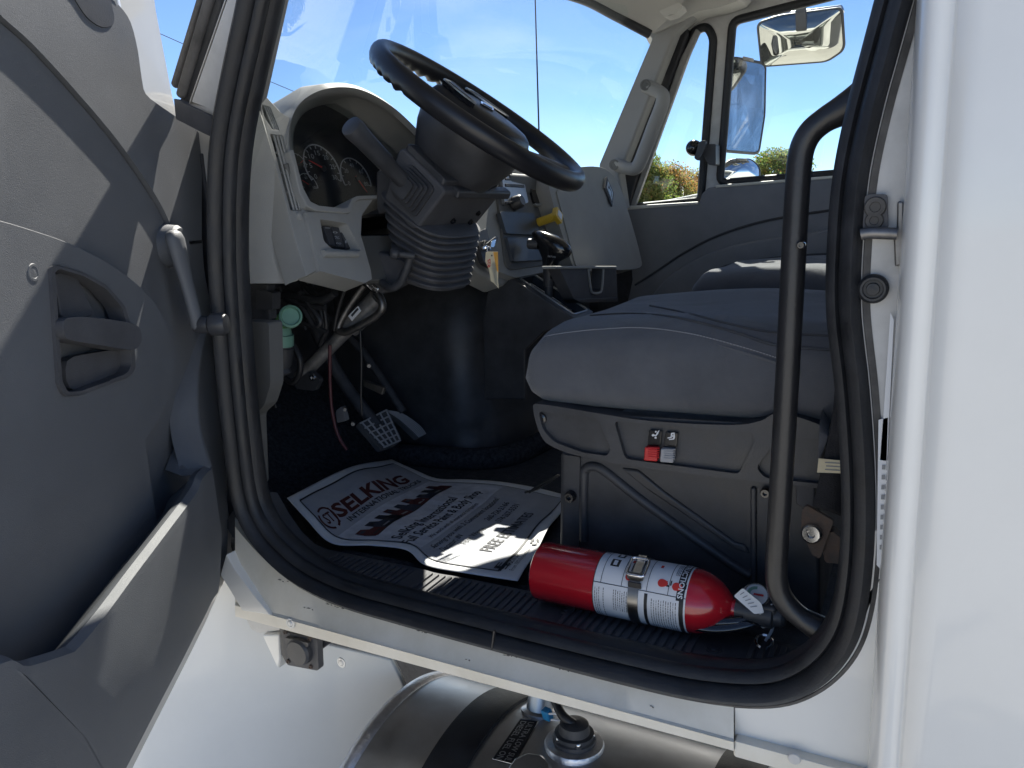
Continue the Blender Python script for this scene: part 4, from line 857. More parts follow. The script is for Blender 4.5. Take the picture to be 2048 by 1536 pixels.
# windshield
def ws(a, b):
    y = .90 + 1.48 * a; z = -.02 + .60 * b; yy = (y - 1.64) / .74
    return V((-.985 + .46 * (z - 0.0) - .20 * (1 - yy * yy) + .04 * z * yy * yy, y, z))
grid('windshield', ws, 20, 12, m_glass, truck, 80)
antp = at(1078, 255, PX(-1.15)); ant0 = antp - V((0, 0, .5))
an = group('antenna', truck); tube('rod', [antp - V((0, 0, .25)), antp, at(1071, 0, PX(-1.15)), at(1071, 0, PX(-1.15)) + V((0, 0, .25))], [.004, .003, .0022, .002], m_cable, an, 8); lathe('base', antp - V((0, 0, .45)), (0, 0, 1), [(0, .03), (.1, .02), (.15, .012), (.2, .006)], m_blk, an, 16)
# phone mount knob clamped to the vent post
kn = group('mount_knob', truck); ky_ = YP - .10
c = at(1388, 296, PY(ky_)); bm_ = [(math.sin(math.pi * i / 12), -math.cos(math.pi * i / 12)) for i in range(13)]
lathe('ball', c - V((0, 0, 0)), (1, 0, .2), [(-.024 * b, .024 * a) for a, b in [(math.sin(math.pi * i / 12), math.cos(math.pi * i / 12)) for i in range(13)]], m_gloss, kn, 24)
plate('wing', rnd([(1398, 283), (1412, 280), (1410, 296), (1404, 310), (1396, 322), (1388, 316), (1394, 300)], 4), PY(ky_ - .03), .02, m_blk, kn, bev=.006, seg=3)
plate('clamp', rnd([(1404, 288), (1432, 288), (1432, 330), (1418, 330), (1404, 306)], 3), PY(ky_), .05, m_blk, kn, bev=.005)
# mirrors outside the passenger window
def mirror(name, px, y, nrm, rim_w, convex, case_d, gm=None):
    g = group(name, truck); c0 = V((0, 0, 0)); pts = ats(px, PY(y)); c0 = sum(pts, V()) / len(pts); nrm = V(nrm).normalized()
    pts = [at(u, v, (*nrm, nrm.dot(c0))) for u, v in px]; c0 = sum(pts, V()) / len(pts)
    loops = [[c0 + (p - c0) * s + nrm * h for p in pts] for s, h in ((.80, -case_d), (.97, -case_d * .5), (1.03, 0), (1.03, .006), (.985, .008), (.97, .004))]
    loft('case', loops, m_blk, g, ang=50, cap=True)
    R = max((p - c0).length for p in pts); lo = []
    for s in (.97, .85, .7, .5, .3, .12, .01): lo.append([c0 + (p - c0) * s + nrm * (.005 + convex * (1 - s * s)) for p in pts])
    loft('glass', lo, gm or m_mir, g, ang=90); return g, c0, nrm
g, c, nn = mirror('blind_spot_mirror', rnd([(1516, 45), (1560, 30), (1685, 14), (1690, 98), (1655, 122), (1525, 132)], 14, 6), YP + .28, (-.02, -.92, -.42), .01, .05, .03, m_mir2)
plate('bracket', [(1590, 8), (1612, 5), (1614, 60), (1592, 62)], PY(YP + .22), .02, m_blk, g, bev=.004)
plate('hood', [(1528, 40), (1560, 24), (1685, 8), (1690, 22), (1560, 44)], PY(YP + .27), .03, m_steel, g, bev=.006)
for k, s in enumerate('3'): pass
def nrm_for(u, v, refl): d = ray(u, v).normalized(); return (V(refl).normalized() - d).normalized()
g, c, nn = mirror('side_mirror', rnd([(1462, 115), (1530, 128), (1528, 230), (1516, 308), (1445, 302), (1452, 200)], 12, 5), YP + .30, nrm_for(1490, 210, (.93, .22, .20)), .01, .0, .04)
plate('mirror_tab', rnd([(1486, 112), (1508, 117), (1507, 123), (1486, 118)], 2), PY(YP + .29), .01, m_dsteel, g, bev=.002)
plate('mirror_label', [(1452, 294), (1478, 297), (1478, 304), (1453, 302)], PY(YP + .285), .002, m_dsteel, g, bev=0)
tube('mirror_stem', [at(1444, 300, PY(YP + .31)), at(1442, 330, PY(YP + .31))], .012, m_blk, g, 10)
g, c, nn = mirror('convex_mirror', rnd([(1440, 340), (1455, 320), (1500, 318), (1518, 335), (1518, 362), (1438, 364)], 10, 5), YP + .29, nrm_for(1480, 340, (.75, .1, .45)), .01, .02, .04)
plate('mirror_tab', rnd([(1472, 316), (1494, 317), (1493, 322), (1472, 322)], 2), PY(YP + .285), .01, m_dsteel, g, bev=.002)
# passenger seat: only its top edge shows
ps = group('passenger_seat', truck)
cushion('cushion', ps, -.500, .08, 2.10, .25, -.138, -.285, lambda t: .012 * math.sin(min(1, t * 1.6) * math.pi * .5) - .03 * max(0, t - .5), m_seat)
rbox('base', (-.2, 2.10, -.42), (1, 0, 0), (0, 1, 0), .22, .2, .155, m_blk, ps, .01)
# ---------------------------------------------------------------- fuel tank
tk = group('fuel_tank', truck); TX, TY, TZ, TR = -.75, .93, -1.085, .30
def tank_hit(u, v, R=TR):
    d = ray(u, v); a = d.y ** 2 + d.z ** 2; b = -2 * (d.y * TY + d.z * TZ); c = TY ** 2 + TZ ** 2 - R * R; D = b * b - 4 * a * c
    if D < 0: return None
    return d * ((-b - math.sqrt(D)) / (2 * a))
lathe('shell', (TX, TY, TZ), (1, 0, 0), [(-.03, 0), (-.03, .15), (-.02, .27), (-.004, .292), (.0, TR - .002), (.04, TR), (1.3, TR), (1.3, 0)], m_alu, tk, 96, 30)
lathe('end_weld', (TX, TY, TZ), (1, 0, 0), [(.0, TR - .001), (.002, TR + .003), (.010, TR + .004), (.022, TR + .002), (.024, TR - .001)], m_weld, tk, 120, 60)
a = tank_hit(925, 1480).x
for x in (a, a + .40):
    lathe('strap', (x - .032, TY, TZ), (1, 0, 0), [(0, TR), (0, TR + .006), (.003, TR + .0065), (.061, TR + .0065), (.064, TR + .006), (.064, TR)], m_rubber, tk, 96, 30)
# sender unit
p = tank_hit(1148, 1490); nn = V((0, p.y - TY, p.z - TZ)).normalized(); su = group('fuel_sender', truck)
lathe('flange', p, nn, [(-.01, .045), (.002, .046), (.006, .044), (.008, .037), (.008, .03)], m_weld, su, 36)
lathe('body', p + nn * .006, nn, [(0, .033), (.008, .033), (.010, .030), (.016, .030), (.017, .024), (.030, .022), (.032, .018), (.034, 0)], m_blk, su, 36)
tx = V((1, 0, 0)); ty = nn.cross(tx)
for k in range(5):
    a = 2 * math.pi * k / 5 + .3; q = p + nn * .013 + (tx * math.cos(a) + ty * math.sin(a)) * .027
    lathe('lobe', q - nn * .006, nn, [(0, .006), (.010, .006), (.011, .005), (.011, 0)], m_blk, su, 14); bolt(q + nn * .004, nn, .0045, m_steel, su, .004)
tube('sender_lead', spl([p + nn * .034, p + nn * .044 + V((-.02, .0, 0)), p + nn * .040 + V((-.05, .03, .01)), p + nn * .03 + V((-.09, .06, .01))], 5), .0075, m_cable, su, 10)
q = tank_hit(1094, 1428, TR + .035); rbox('lead_clip', q, (1, -.3, .1), (0, 1, .2), .007, .006, .009, m_blue, su, .002)
tube('clip_wire', spl([q + V((.006, -.006, .006)), q + V((.03, -.006, .012)), q + V((.034, -.004, .002)), q + V((.010, -.008, -.002))], 3), .0016, m_lab, su, 6)
p2 = tank_hit(1078, 1424); n2 = V((0, p2.y - TY, p2.z - TZ)).normalized()
lathe('second_fitting', p2, n2, [(-.005, .030), (.003, .030), (.006, .022), (.03, .020), (.031, 0)], m_alu, su, 28)
p3 = tank_hit(1062, 1566); n3 = V((0, p3.y - TY, p3.z - TZ)).normalized(); lathe('filler_cap', p3, n3, [(-.005, .034), (.02, .034), (.024, .030), (.024, .02), (.03, .018), (.03, 0)], m_alu, su, 10)
# tank sticker
sg = group('fuel_decal', truck)
def tanksurf(u, v, e): return tank_hit(u, v, TR + e)
dq = [(1040, 1438), (1076, 1442), (1025, 1528), (984, 1518)]
loops = []
for i in range(9):
    t = i / 8; A1 = V((*dq[0], 0)).lerp(V((*dq[3], 0)), t); B1 = V((*dq[1], 0)).lerp(V((*dq[2], 0)), t)
    loops.append([tanksurf(*(A1.lerp(B1, k / 4))[:2], .0015) for k in range(5)])
loft('decal_sheet', loops, m_ink, sg, cap=False, closed=False)
def dmap(row):
    def f(x, y):
        t = .04 + .93 * x; r = row - .30 * y
        A1 = V((*dq[0], 0)).lerp(V((*dq[3], 0)), t); B1 = V((*dq[1], 0)).lerp(V((*dq[2], 0)), t); P = B1.lerp(A1, r); return tanksurf(P.x, P.y, .0028)
    return f
lettering('decal_lettering', [('ULTRA LOW SUL', dmap(.46), .01), ('DIESEL FUEL ON', dmap(.88), .01)], m_silver, sg)
tube('decal_border', [tanksurf(u, v, .002) for u, v in dq], .0008, m_silver, sg, 5, closed=True)
rbox('frame_rail', (-.3, 1.32, -.98), (1, 0, 0), (0, 1, 0), 1.0, .05, .13, m_fire, truck, .01)
tube('air_line', spl([(-1.0, 1.1, -.76), (-.8, 1.05, -.74), (-.7, 1.12, -.70), (-.3, 1.2, -.72)], 6), .012, m_cable, truck, 10)
# ---------------------------------------------------------------- open driver's door
door = group('driver_door', truck)
def dp_(u, v, b=0): return at(u, v, DO(b))
def sz(u, v, b=0): p = dp_(u, v, b); r = p - V((HX, HY, 0)); return (r.dot(DT), p.z)
def dpts(px, b): return [dp_(u, v, b) for u, v in px]
def mixp(px, b, extra): return dpts(px, b) + [dz(s, z, b) for s, z in extra]
def dplate(name, pts, th, mat, par=door, holes=(), bev=.004, seg=3): return prism(name, pts, -DN * th, mat, par, holes, bev, seg)
edge = sp2([(213, -10), (240, 12), (262, 45), (276, 100), (283, 150), (292, 188), (330, 218), (372, 246), (394, 262), (402, 276), (404, 310)], 3)
low = sp2([(404, 320), (405, 480), (412, 560), (430, 640), (444, 720), (450, 850), (454, 980), (455, 1090), (446, 1140), (420, 1205), (380, 1290), (320, 1405), (250, 1540), (215, 1600)], 4)
groove = sp2([(-120, -105), (-20, 18), (60, 92), (150, 190), (230, 285), (300, 385), (330, 440), (348, 490)], 4)
zt = sz(213, -10)[1]
up_px = edge + [(404, 330)] + [(404, 440)] + [(u + 6, v - 6) for u, v in reversed(groove)]
dplate('upper_trim', mixp(edge + [(404, 480)] + [(u + 5, v - 5) for u, v in reversed(groove)], .006, [(.9, .60), (.9, .62), (.10, zt + .02)][:0]), .02, m_door)
lowp = dpts([(404, 486)] + low[4:], 0); s_e, z_e = sz(215, 1600)
lowp += [dz(.55, -.70, 0), dz(.86, -.68, 0), dz(.90, -.6, 0), dz(.90, .10, 0)]
lowp += dpts([(u - 3, v + 3) for u, v in groove], 0)[1:]
dplate('lower_trim', lowp, .02, m_door)
dplate('trim_backing', mixp([(240, 12), (276, 100), (292, 190), (398, 266), (402, 480), (444, 720), (452, 1090), (380, 1286), (255, 1530)], -.014, [(.86, -.66), (.88, .2), (.3, .32)]), .01, m_blk)
# white shell just outside the trim
shl = sp2([(236, -60), (300, -30), (312, 20), (333, 130), (353, 225), (374, 250), (400, 262), (418, 280), (421, 480), (425, 600), (450, 720), (456, 850), (461, 1000), (462, 1095), (452, 1150), (425, 1212), (388, 1292), (260, 1545)], 3)
dplate('door_shell', mixp(shl, -.024, [(.42, -.72), (.93, -.70), (.96, -.6), (.96, .30), (.62, .30), (.30, .36)]), .075, m_white, bev=.008)
# window frame
fr = [(.055, .13), (.115, .28), (.185, .40), (.26, .50), (.32, .545), (.45, .56), (.86, .56), (.92, .52), (.94, .40), (.94, .25)]
tube('window_frame', spl([dz(s, z, -.05 + max(0, z - .05) * .14) for s, z in fr], 5), .024, m_white, door, 12)
# raised lower panel with the arm-rest arch, handle opening cut out
arch = sp2([(-60, 428), (0, 441), (70, 462), (140, 487), (215, 525), (272, 566), (312, 608), (338, 660), (350, 710), (345, 765), (325, 825), (290, 880)], 4)
hole = rnd([(102, 536), (112, 530), (165, 545), (215, 572), (250, 612), (266, 662), (272, 735), (262, 752), (160, 790), (130, 792), (118, 770)], 8)
raised = dpts(arch, .022) + [dz(sz(290, 880, .022)[0], -.36, .022), dz(.45, -.44, .022), dz(.85, -.40, .022), dz(.85, sz(-60, 428, .022)[1], .022)]
dplate('arm_panel', raised, .03, m_door, holes=[dpts(hole, .022)], bev=.009, seg=4)
hd_ = group('inner_handle', truck); hd_.name = 'door_handle'
dplate('handle_pan', dpts([(u + (u - 190) * .06, v + (v - 660) * .06) for u, v in hole], -.002), .004, m_blk, hd_)
dplate('handle_rim', dpts(hole, .0255), .02, m_blkm, hd_, [dpts([(u + (190 - u) * .10, v + (660 - v) * .06) for u, v in hole], .0255)], bev=.003)
dplate('handle_lever', dpts(sp2([(128, 642), (150, 634), (200, 636), (255, 644), (276, 652), (284, 670), (280, 690), (262, 700), (200, 690), (150, 682), (130, 672)], 3, True), .034), .022, m_blkm, hd_, bev=.007, seg=3)
dplate('handle_cup', dpts(sp2([(112, 548), (150, 550), (172, 590), (186, 630), (130, 640), (118, 600)], 3, True), .012), .012, m_blkm, hd_, bev=.004)
dplate('lock_panel', dpts(sp2([(135, 722), (185, 706), (255, 700), (262, 735), (180, 768), (140, 776)], 3, True), .012), .012, m_blkm, hd_, bev=.004)
c = dp_(68, 545, .022); lathe('trim_screw', c, DN, [(0, .009), (.0006, .0085), (.0006, .006), (.0002, .0055), (.0005, 0)], m_door, door, 18)
# top grip recess
dplate('grip_recess', dpts(sp2([(130, -30), (150, -2), (175, 35), (205, 55), (228, 48), (226, 15), (205, -30)], 3, True), .0072), .004, m_blk, door, bev=.003)
# window crank
cr = group('window_crank', truck)
c = dp_(334, 492, .0); lathe('crank_base', c, DN, [(0, .030), (.018, .028), (.022, .024), (.022, 0)], m_door, cr, 28)
a, b = dp_(350, 478, .030), dp_(395, 650, .042); dirc = (b - a).normalized(); sd = DN.cross(dirc)
lo = []
for t, w_, h_ in ((-.10, .004, .004), (-.07, .013, .009), (0, .018, .011), (.15, .0175, .010), (.5, .0125, .008), (.85, .011, .008), (1.0, .013, .009), (1.05, .009, .007), (1.07, .003, .003)):
    lo.append([a + (b - a) * t + sd * w_ * math.cos(q) + DN * h_ * math.sin(q) for q in [2 * math.pi * j / 20 for j in range(20)]])
loft('crank_arm', lo, m_door, cr, ang=70)
lathe('crank_knob', b - DN * .004, DN, [(0, .010), (.012, .0125), (.02, .0105), (.024, .0155), (.040, .016), (.045, .013), (.046, 0)], m_blk, cr, 26)
# map pocket: lip, outer wall and inner wall
lip = spl([dp_(423, 936, .058), dp_(405, 955, .066), dp_(392, 985, .070), dp_(338, 1058, .078), dp_(270, 1148, .085), dp_(208, 1232, .09), dp_(158, 1292, .092), dp_(138, 1305, .092), dp_(60, 1330, .092), dp_(-30, 1352, .092), dz(.82, -.36, .09)], 5)
N = len(lip)
bot = spl([dp_(436, 1185, .014), dp_(425, 1200, .018), dp_(408, 1235, .026), dp_(382, 1285, .032), dp_(346, 1352, .036), dp_(316, 1412, .038), dp_(282, 1475, .038), dp_(262, 1516, .038), dp_(228, 1580, .038), dp_(200, 1640, .036), dz(.84, -.68, .03)], 5)
lo = [[p - DN * .075 - V((0, 0, .10)) for p in lip], [p - DN * .05 - V((0, 0, .03)) for p in lip], [p - DN * .022 - V((0, 0, .008)) for p in lip], [p - DN * .017 + V((0, 0, .001)) for p in lip], [p - DN * .008 + V((0, 0, .004)) for p in lip], [p + V((0, 0, -.001)) for p in lip], [p + DN * .001 - V((0, 0, .010)) for p in lip], [p.lerp(q, .5) + DN * .010 for p, q in zip(lip, bot)], [p.lerp(q, .9) + DN * .004 for p, q in zip(lip, bot)], bot, [q - DN * .03 for q in bot]]
loft('map_pocket', lo, m_door, door, cap=False, closed=False, ang=45)
# hinge-side shoulder that rises from the pocket lip
sh = spl([dp_(424, 932, .056), dp_(404, 860, .035), dp_(398, 790, .024), dp_(404, 720, .012), dp_(420, 650, .006)], 6)
lo = [[p - DN * .03 + DT * .03 for p in sh], [p + DT * .012 for p in sh], [p for p in sh], [p - DT * .012 - DN * .01 for p in sh], [p - DT * .02 - DN * .05 for p in sh]]
loft('pocket_shoulder', lo, m_door, door, cap=False, closed=False, ang=70)
sh2 = [dp_(424, 936, .058), dp_(390, 952, .05), dp_(352, 938, .02), dp_(385, 870, .02), dp_(404, 850, .03)]
prism('pocket_ledge', sh2, -DN * .02, m_door, door, bev=.006, seg=3)
# ---------------------------------------------------------------- fire extinguisher lying on the sill
ex = empty('fire_extinguisher', (-.33, .937, ZS)); EL = []
tag(ex, 'red fire extinguisher with white instruction label lying on the black door sill', 'fire extinguisher')
def E(o): o.parent = ex; o.matrix_parent_inverse = ex.matrix_basis.inverted(); return o
e0 = at(1082, 1141, PZ(-.495)); e1 = at(1400, 1203, PZ(-.492)); eax = (e1 - e0).normalized(); ER = .0415
up = V((0, 0, 1)); ey = eax.cross(up).normalized(); ez = ey.cross(eax).normalized(); ey = -ey if ey.y > 0 else ey   # ey points to the camera side
E(lathe('cylinder', e0, eax, [(.004, 0), (.001, .02), (0, ER - .004), (.002, ER - .001), (.006, ER), (.226, ER), (.234, ER - .0008), (.246, ER - .0045), (.257, ER - .011), (.266, ER - .019), (.272, ER - .027), (.274, .012), (.290, .011)], m_red, None, 64, 30))
def cyl(h, ang, r=ER): a = math.radians(ang); return e0 + eax * h + (ey * math.cos(a) + ez * math.sin(a)) * r   # 0 deg faces the camera, 90 up
H0, H1 = .098, .241
def hm(h): return H0 + (h - H0) * .88
Vs, F = [], []; n = 40
for i in range(n + 1):
    a = -75 + 235 * i / n; Vs += [cyl(hm(H0), a, ER + .0006), cyl(hm(H1), a, ER + .0006)]
for i in range(n): F.append((2 * i, 2 * i + 1, 2 * i + 3, 2 * i + 2))
lab = E(mesh('label', Vs, F, m_lab))
def patch(nm, h0, h1, a0, a1, mat, r=.0011):
    k = max(2, int(abs(a1 - a0) / 5)); Vs, F = [], []
    for i in range(k + 1): a = a0 + (a1 - a0) * i / k; Vs += [cyl(hm(h0), a, ER + r), cyl(hm(h1), a, ER + r)]
    for i in range(k): F.append((2 * i, 2 * i + 1, 2 * i + 3, 2 * i + 2))
    o = mesh(nm, Vs, F, mat); o.parent = lab; return o
patch('label_border', H0, H0 + .0012, -75, 160, m_ink); patch('heading_bar', H1 - .014, H1 - .0025, 22, 130, m_ink); patch('heading_bar', H1 - .009, H1 - .0025, -70, 22, m_ink); patch('heading_bar', H0 + .082, H0 + .087, -70, 24, m_ink)
patch('rule', H0, H1, 27, 28.2, m_ink); patch('rule', H0 + .012, H0 + .0128, 28, 150, m_ink); patch('rule', H0 + .045, H0 + .0458, 28, 150, m_ink); patch('rule', H0 + .084, H0 + .0848, 28, 150, m_ink); patch('rule', H0 + .116, H0 + .1168, 28, 150, m_ink)
patch('pictogram', H0 + .020, H0 + .034, 62, 80, m_ink); patch('pictogram', H0 + .024, H0 + .036, 88, 104, m_ink)
patch('pictogram_mark', H0 + .024, H0 + .030, 65, 77, m_lab, .0013); patch('pictogram_mark', H0 + .027, H0 + .033, 91, 101, m_lab, .0013)
for h, a in ((.048, 40), (.098, 40), (.120, 38)):
    Vs = [cyl(hm(H0 + h + .0075), a + 7, ER + .0012)] + [cyl(hm(H0 + h + .0075 + .0078 * math.cos(t) * (1.12 if math.cos(t) > 0 else .85)), a + 7 + 7.2 * math.sin(t) * (1 - .15 * math.cos(t)), ER + .0012) for t in [2 * math.pi * i / 20 for i in range(20)]]
    o = mesh('drawing', Vs, [(0, i + 1, (i + 1) % 20 + 1) for i in range(20)], m_inkr2); o.parent = lab
    patch('drawing_hose', H0 + h + .0195, H0 + h + .0215, a + 5, a + 14, m_ink); patch('drawing_hose', H0 + h + .014, H0 + h + .019, a + 2, a + 5, m_ink); patch('drawing_hose', H0 + h + .013, H0 + h + .015, a + 8, a + 12, m_ink)
patch('drawing', H0 + .052, H0 + .056, 78, 86, m_inkr2); patch('drawing', H0 + .096, H0 + .100, 78, 86, m_inkr2); patch('drawing_hose', H0 + .055, H0 + .0562, 58, 80, m_ink)
random.seed(3)
def words(h, a0, a1, wd=.0009):
    a = a0
    while a < a1 - 3: L_ = random.uniform(2, 6); patch('print_line', h, h + wd, a, min(a + L_, a1), m_ink if random.random() < .75 else m_inkg); a += L_ + 1.2
for i in range(4): words(H0 + .004 + i * .0032 + (.004 if i > 2 else 0), -62, 20)
for i in range(7): words(H0 + .034 + i * .0034, random.uniform(-35, -10) if i < 3 else -20, 20)
for i in range(11): words(H0 + .093 + i * .0036, random.uniform(-66, -40), 18)
for i in range(5): words(H0 + .050 + i * .0032, 95, 118)
for i in range(5): words(H0 + .122 + i * .0022, 66, 100)
for i in range(9): patch('barcode', H0 + .034 + i * .0022, H0 + .0352 + i * .0022, -68, -52, m_ink)
def lmap(h, a0, a1, hh, e=.0013):
    return lambda x, y: cyl(hm(h + hh * y), a0 + (a1 - a0) * x, ER + e)
o = lettering('label_lettering', [('INSTRUCTIONS', lmap(H1 - .0122, 125, 26, .0075), .02)], m_lab, lab)
o = lettering('maker_lettering', [('KIDDE', lmap(H0 + .0035, 118, 98, .006), .02)], m_ink, lab)
# steel strap and buckle
SH = .148; m_band = M('strap_steel', (.34, .33, .32), .3, 1)
Vs, F = [], []; pr = [(0, ER + .0006), (.0, ER + .0022), (.014, ER + .0022), (.014, ER + .0006)]
E(lathe('strap', e0 + eax * SH, eax, pr, m_band, None, 64, 30))
bk = cyl(SH + .0085, 62, ER + .006); bn = (cyl(0, 62, 1) - e0).normalized(); bt = eax.cross(bn)
E(tube('buckle', [bk + eax * a + bt * b + bn * .003 for a, b in rnd([(-.012, -.014), (.012, -.014), (.012, .014), (-.012, .014)], .005)], .0021, m_chrome, None, 8, closed=True))
o = E(rbox('buckle_tongue', bk - bt * .004, eax, bt, .006, .018, .0012, m_steel, None, .001)); E(rbox('buckle_hinge', bk + bt * .013, eax, bt, .011, .004, .004, m_dsteel, None, .002))
E(rbox('strap_end', cyl(SH + .0085, 34, ER + .0035), eax, ez, .009, .004, .0012, m_ink, None, .001))
# valve, gauge, handle
vh = e0 + eax * .288
E(lathe('neck', vh - eax * .01, eax, [(0, .013), (.012, .013), (.012, .016), (.045, .016), (.047, .012), (.047, 0)], m_blk, None, 24))
E(rbox('valve_body', vh + eax * .026 + ez * .002, eax, ez, .014, .014, .011, m_blk, None, .004))
E(lathe('valve_cap', vh + eax * .034, eax, [(0, .012), (.012, .012), (.016, .009), (.017, 0)], m_blk, None, 20))
gc = at(1512, 1187, PY(.912)); gd = (V((0, 0, 1)) * .80 + V((0, -1, 0)) * .58 + eax * .12).normalized()
E(lathe('gauge', gc - gd * .018, gd, [(0, .011), (.004, .0145), (.012, .0165), (.0145, .0165), (.0155, .0145), (.0145, .0140), (.0145, 0)], m_steel, None, 30))
E(lathe('gauge_dial', gc - gd * .0033, gd, [(0, .0138), (.0004, 0)], m_lab, None, 26)); E(lathe('gauge_sector', gc - gd * .0026, gd, [(0, .011), (.0003, .007)], m_green, None, 16, a0=40, a1=140)); E(lathe('gauge_crystal', gc - gd * .002, gd, [(0, .0142), (.004, .0125), (.006, .008), (.0065, 0)], m_lens, None, 26))
E(rbox('gauge_pointer', gc - gd * .0022 + eax * .003, eax, gd.cross(eax), .006, .0012, .0004, m_redp, None, 0)); E(tube('gauge_stem', [gc - gd * .016, vh + eax * .026], .008, m_blk, None, 12))
hl = [at(u, v, PY(y)) for u, v, y in ((1500, 1246, .90), (1462, 1254, .893), (1425, 1256, .889), (1395, 1252, .888), (1372, 1245, .889))]
E(tube('carry_handle', spl([vh + eax * .03 + ez * -.006] + hl, 5), .0065, m_gloss, None, 12, sq=.5))
hl2 = [at(u, v, PY(y)) for u, v, y in ((1505, 1236, .905), (1465, 1241, .897), (1425, 1243, .893), (1392, 1241, .891), (1368, 1236, .892))]
E(tube('squeeze_lever', spl([vh + eax * .028] + hl2, 5), .005, m_gloss, None, 12, sq=.45))
E(tube('seal_wire', spl([at(1492, 1225, PZ(-.49)), at(1518, 1218, PZ(-.485)), at(1545, 1210, PZ(-.475))], 6), .0018, m_lab, None, 6))
tp = at(1528, 1284, PZ(ZS + .004)); E(lathe('pull_ring', tp, (.1, -.4, .9), [(0, .010), (.0015, .012), (.003, .010), (.0015, .008), (0, .010)], m_steel, None, 24))
E(tube('hose_clip', spl([at(1540, 1215, PZ(-.5)), at(1545, 1255, PZ(-.52)), at(1530, 1282, PZ(ZS + .004))], 5), .002, m_lab, None, 6))
# inspection tag tied to the valve
tagc = at(1497, 1205, PY(.893)); t_px = rnd([(1467, 1192), (1485, 1176), (1522, 1206), (1528, 1226), (1508, 1228)], 4)
tpl = (-.10, -.80, .58, V((-.10, -.80, .58)).dot(tagc))
tg = plate('inspection_tag', t_px, tpl, .0008, m_paper, None, bev=0)
tag(tg, 'small white paper tag tied to the gauge end of the red extinguisher', 'tag')
for i in range(5):
    v0 = 1189 + i * 6.2; pr_ = plate('print_line', [(1480 + i * 5, v0), (1488 + i * 6.4, v0 - 5 + i * .8), (1489 + i * 6.4, v0 - 3.8 + i * .8), (1481 + i * 5, v0 + 1.1)], tpl, .0003, m_inkg, tg, off=.001, bev=0)
tw = tube('tie', spl([at(1514, 1222, tpl), at(1530, 1236, PZ(-.5)), at(1534, 1250, PZ(-.505)), at(1524, 1254, PZ(-.51)), at(1536, 1244, PZ(-.50))], 5), .0016, m_paper, tg, 6)
# ---------------------------------------------------------------- printed paper floor mat
pm = empty('paper_floor_mat', at(820, 1060, PZ(FZ)))
tag(pm, 'white printed paper floor mat with dark red heading lying creased on the floor', 'floor mat')
Lp = spl([at(574, 996, PZ(-.495)), at(612, 1038, PZ(-.515)), at(662, 1086, PZ(-.537)), at(742, 1091, PZ(-.540)), at(812, 1100, PZ(-.538)), at(850, 1130, PZ(-.535)), at(930, 1146, PZ(-.535)), at(1035, 1162, PZ(-.537))], 8)
Rp = spl([at(783, 919, PZ(-.560)), at(830, 940, PZ(-.562)), at(874, 957, PZ(-.566)), at(935, 959, PZ(-.560)), at(996, 963, PZ(-.560)), at(1060, 973, PZ(-.566)), at(1118, 987, PZ(-.570)), at(1142, 994, PZ(-.572))], 8)
def lerpc(Cv, t):
    t = max(0, min(1, t)) * (len(Cv) - 1); i = min(int(t), len(Cv) - 2); return Cv[i].lerp(Cv[i + 1], t - i)
def paper(a, b, e=0):
    p = lerpc(Lp, b).lerp(lerpc(Rp, b), a)
    hgt = .007 * math.sin(a * math.pi) * math.sin(b * 6.5 + a * 1.5) * min(1, 4 * a * (1 - a)) + .003 * math.sin(a * 14 + b * 4) * math.sin(b * 11) * min(1, 6 * a * (1 - a)) + .012 * math.sin(a * math.pi) * (1 - b) ** 2
    p = p + V((0, 0, max(hgt, -.004))); p.z = max(p.z, FZ + .004); p.z += e; return p
def PMsh(o): o.parent = pm; o.matrix_parent_inverse = pm.matrix_basis.inverted(); return o
PMsh(grid('sheet', lambda a, b: paper(a, b), 48, 72, m_paper, None, 80, thick=.0008))
GI = [(i / 60, j / 90) for i in range(61) for j in range(91)]
def proj(p):
    d = V((cx.dot(p), -cy.dot(p), -cz.dot(p))); return 1024 + 1539 * d.x / d.z, 768 + 1539 * d.y / d.z
GP_ = [(a, b, *proj(paper(a, b))) for a, b in GI]
def inv(u, v):
    a, b = min(GP_, key=lambda g: (g[2] - u) ** 2 + (g[3] - v) ** 2)[:2]
    for _ in range(12):
        p0 = proj(paper(a, b)); pa = proj(paper(a + .005, b)); pb = proj(paper(a, b + .005))
        j11, j21, j12, j22 = (pa[0] - p0[0]) / .005, (pa[1] - p0[1]) / .005, (pb[0] - p0[0]) / .005, (pb[1] - p0[1]) / .005; D = j11 * j22 - j12 * j21
        if abs(D) < 1: break
        du, dv = u - p0[0], v - p0[1]; a += .5 * (du * j22 - dv * j12) / D; b += .5 * (j11 * dv - j21 * du) / D
    return a, b
def pstrip(nm, a0, a1, b0, b1, mat, e, na=24, nb=36):
    return PMsh(grid(nm, lambda x, y: paper(a0 + (a1 - a0) * x, b0 + (b1 - b0) * y, e), na, nb, mat, None, 80))
m0, m1, n0, n1 = .05, .93, .06, .93
pstrip('grey_field', m0, m1, n0, n1, m_field, .0009)
pstrip('blue_field', m0 + .012, m1 - .012, .28, .62, M('print_pale', (.60, .61, .64), .75, var=.15, vs=25), .0013)
for a0, a1, b0, b1 in ((m0 - .003, m0 + .003, n0, n1), (m1 - .003, m1 + .003, n0, n1), (m0, m1, n0 - .004, n0 + .004), (m0, m1, n1 - .004, n1 + .004)): pstrip('border_line', a0, a1, b0, b1, m_ink, .0018, 24 if a1 - a0 > .1 else 2, 36 if b1 - b0 > .1 else 2)
def pl_text(a0, b0, a1, hb, e=.0021): return lambda x, y: paper(a0 + (a1 - a0) * x, b0 - hb * y, e)
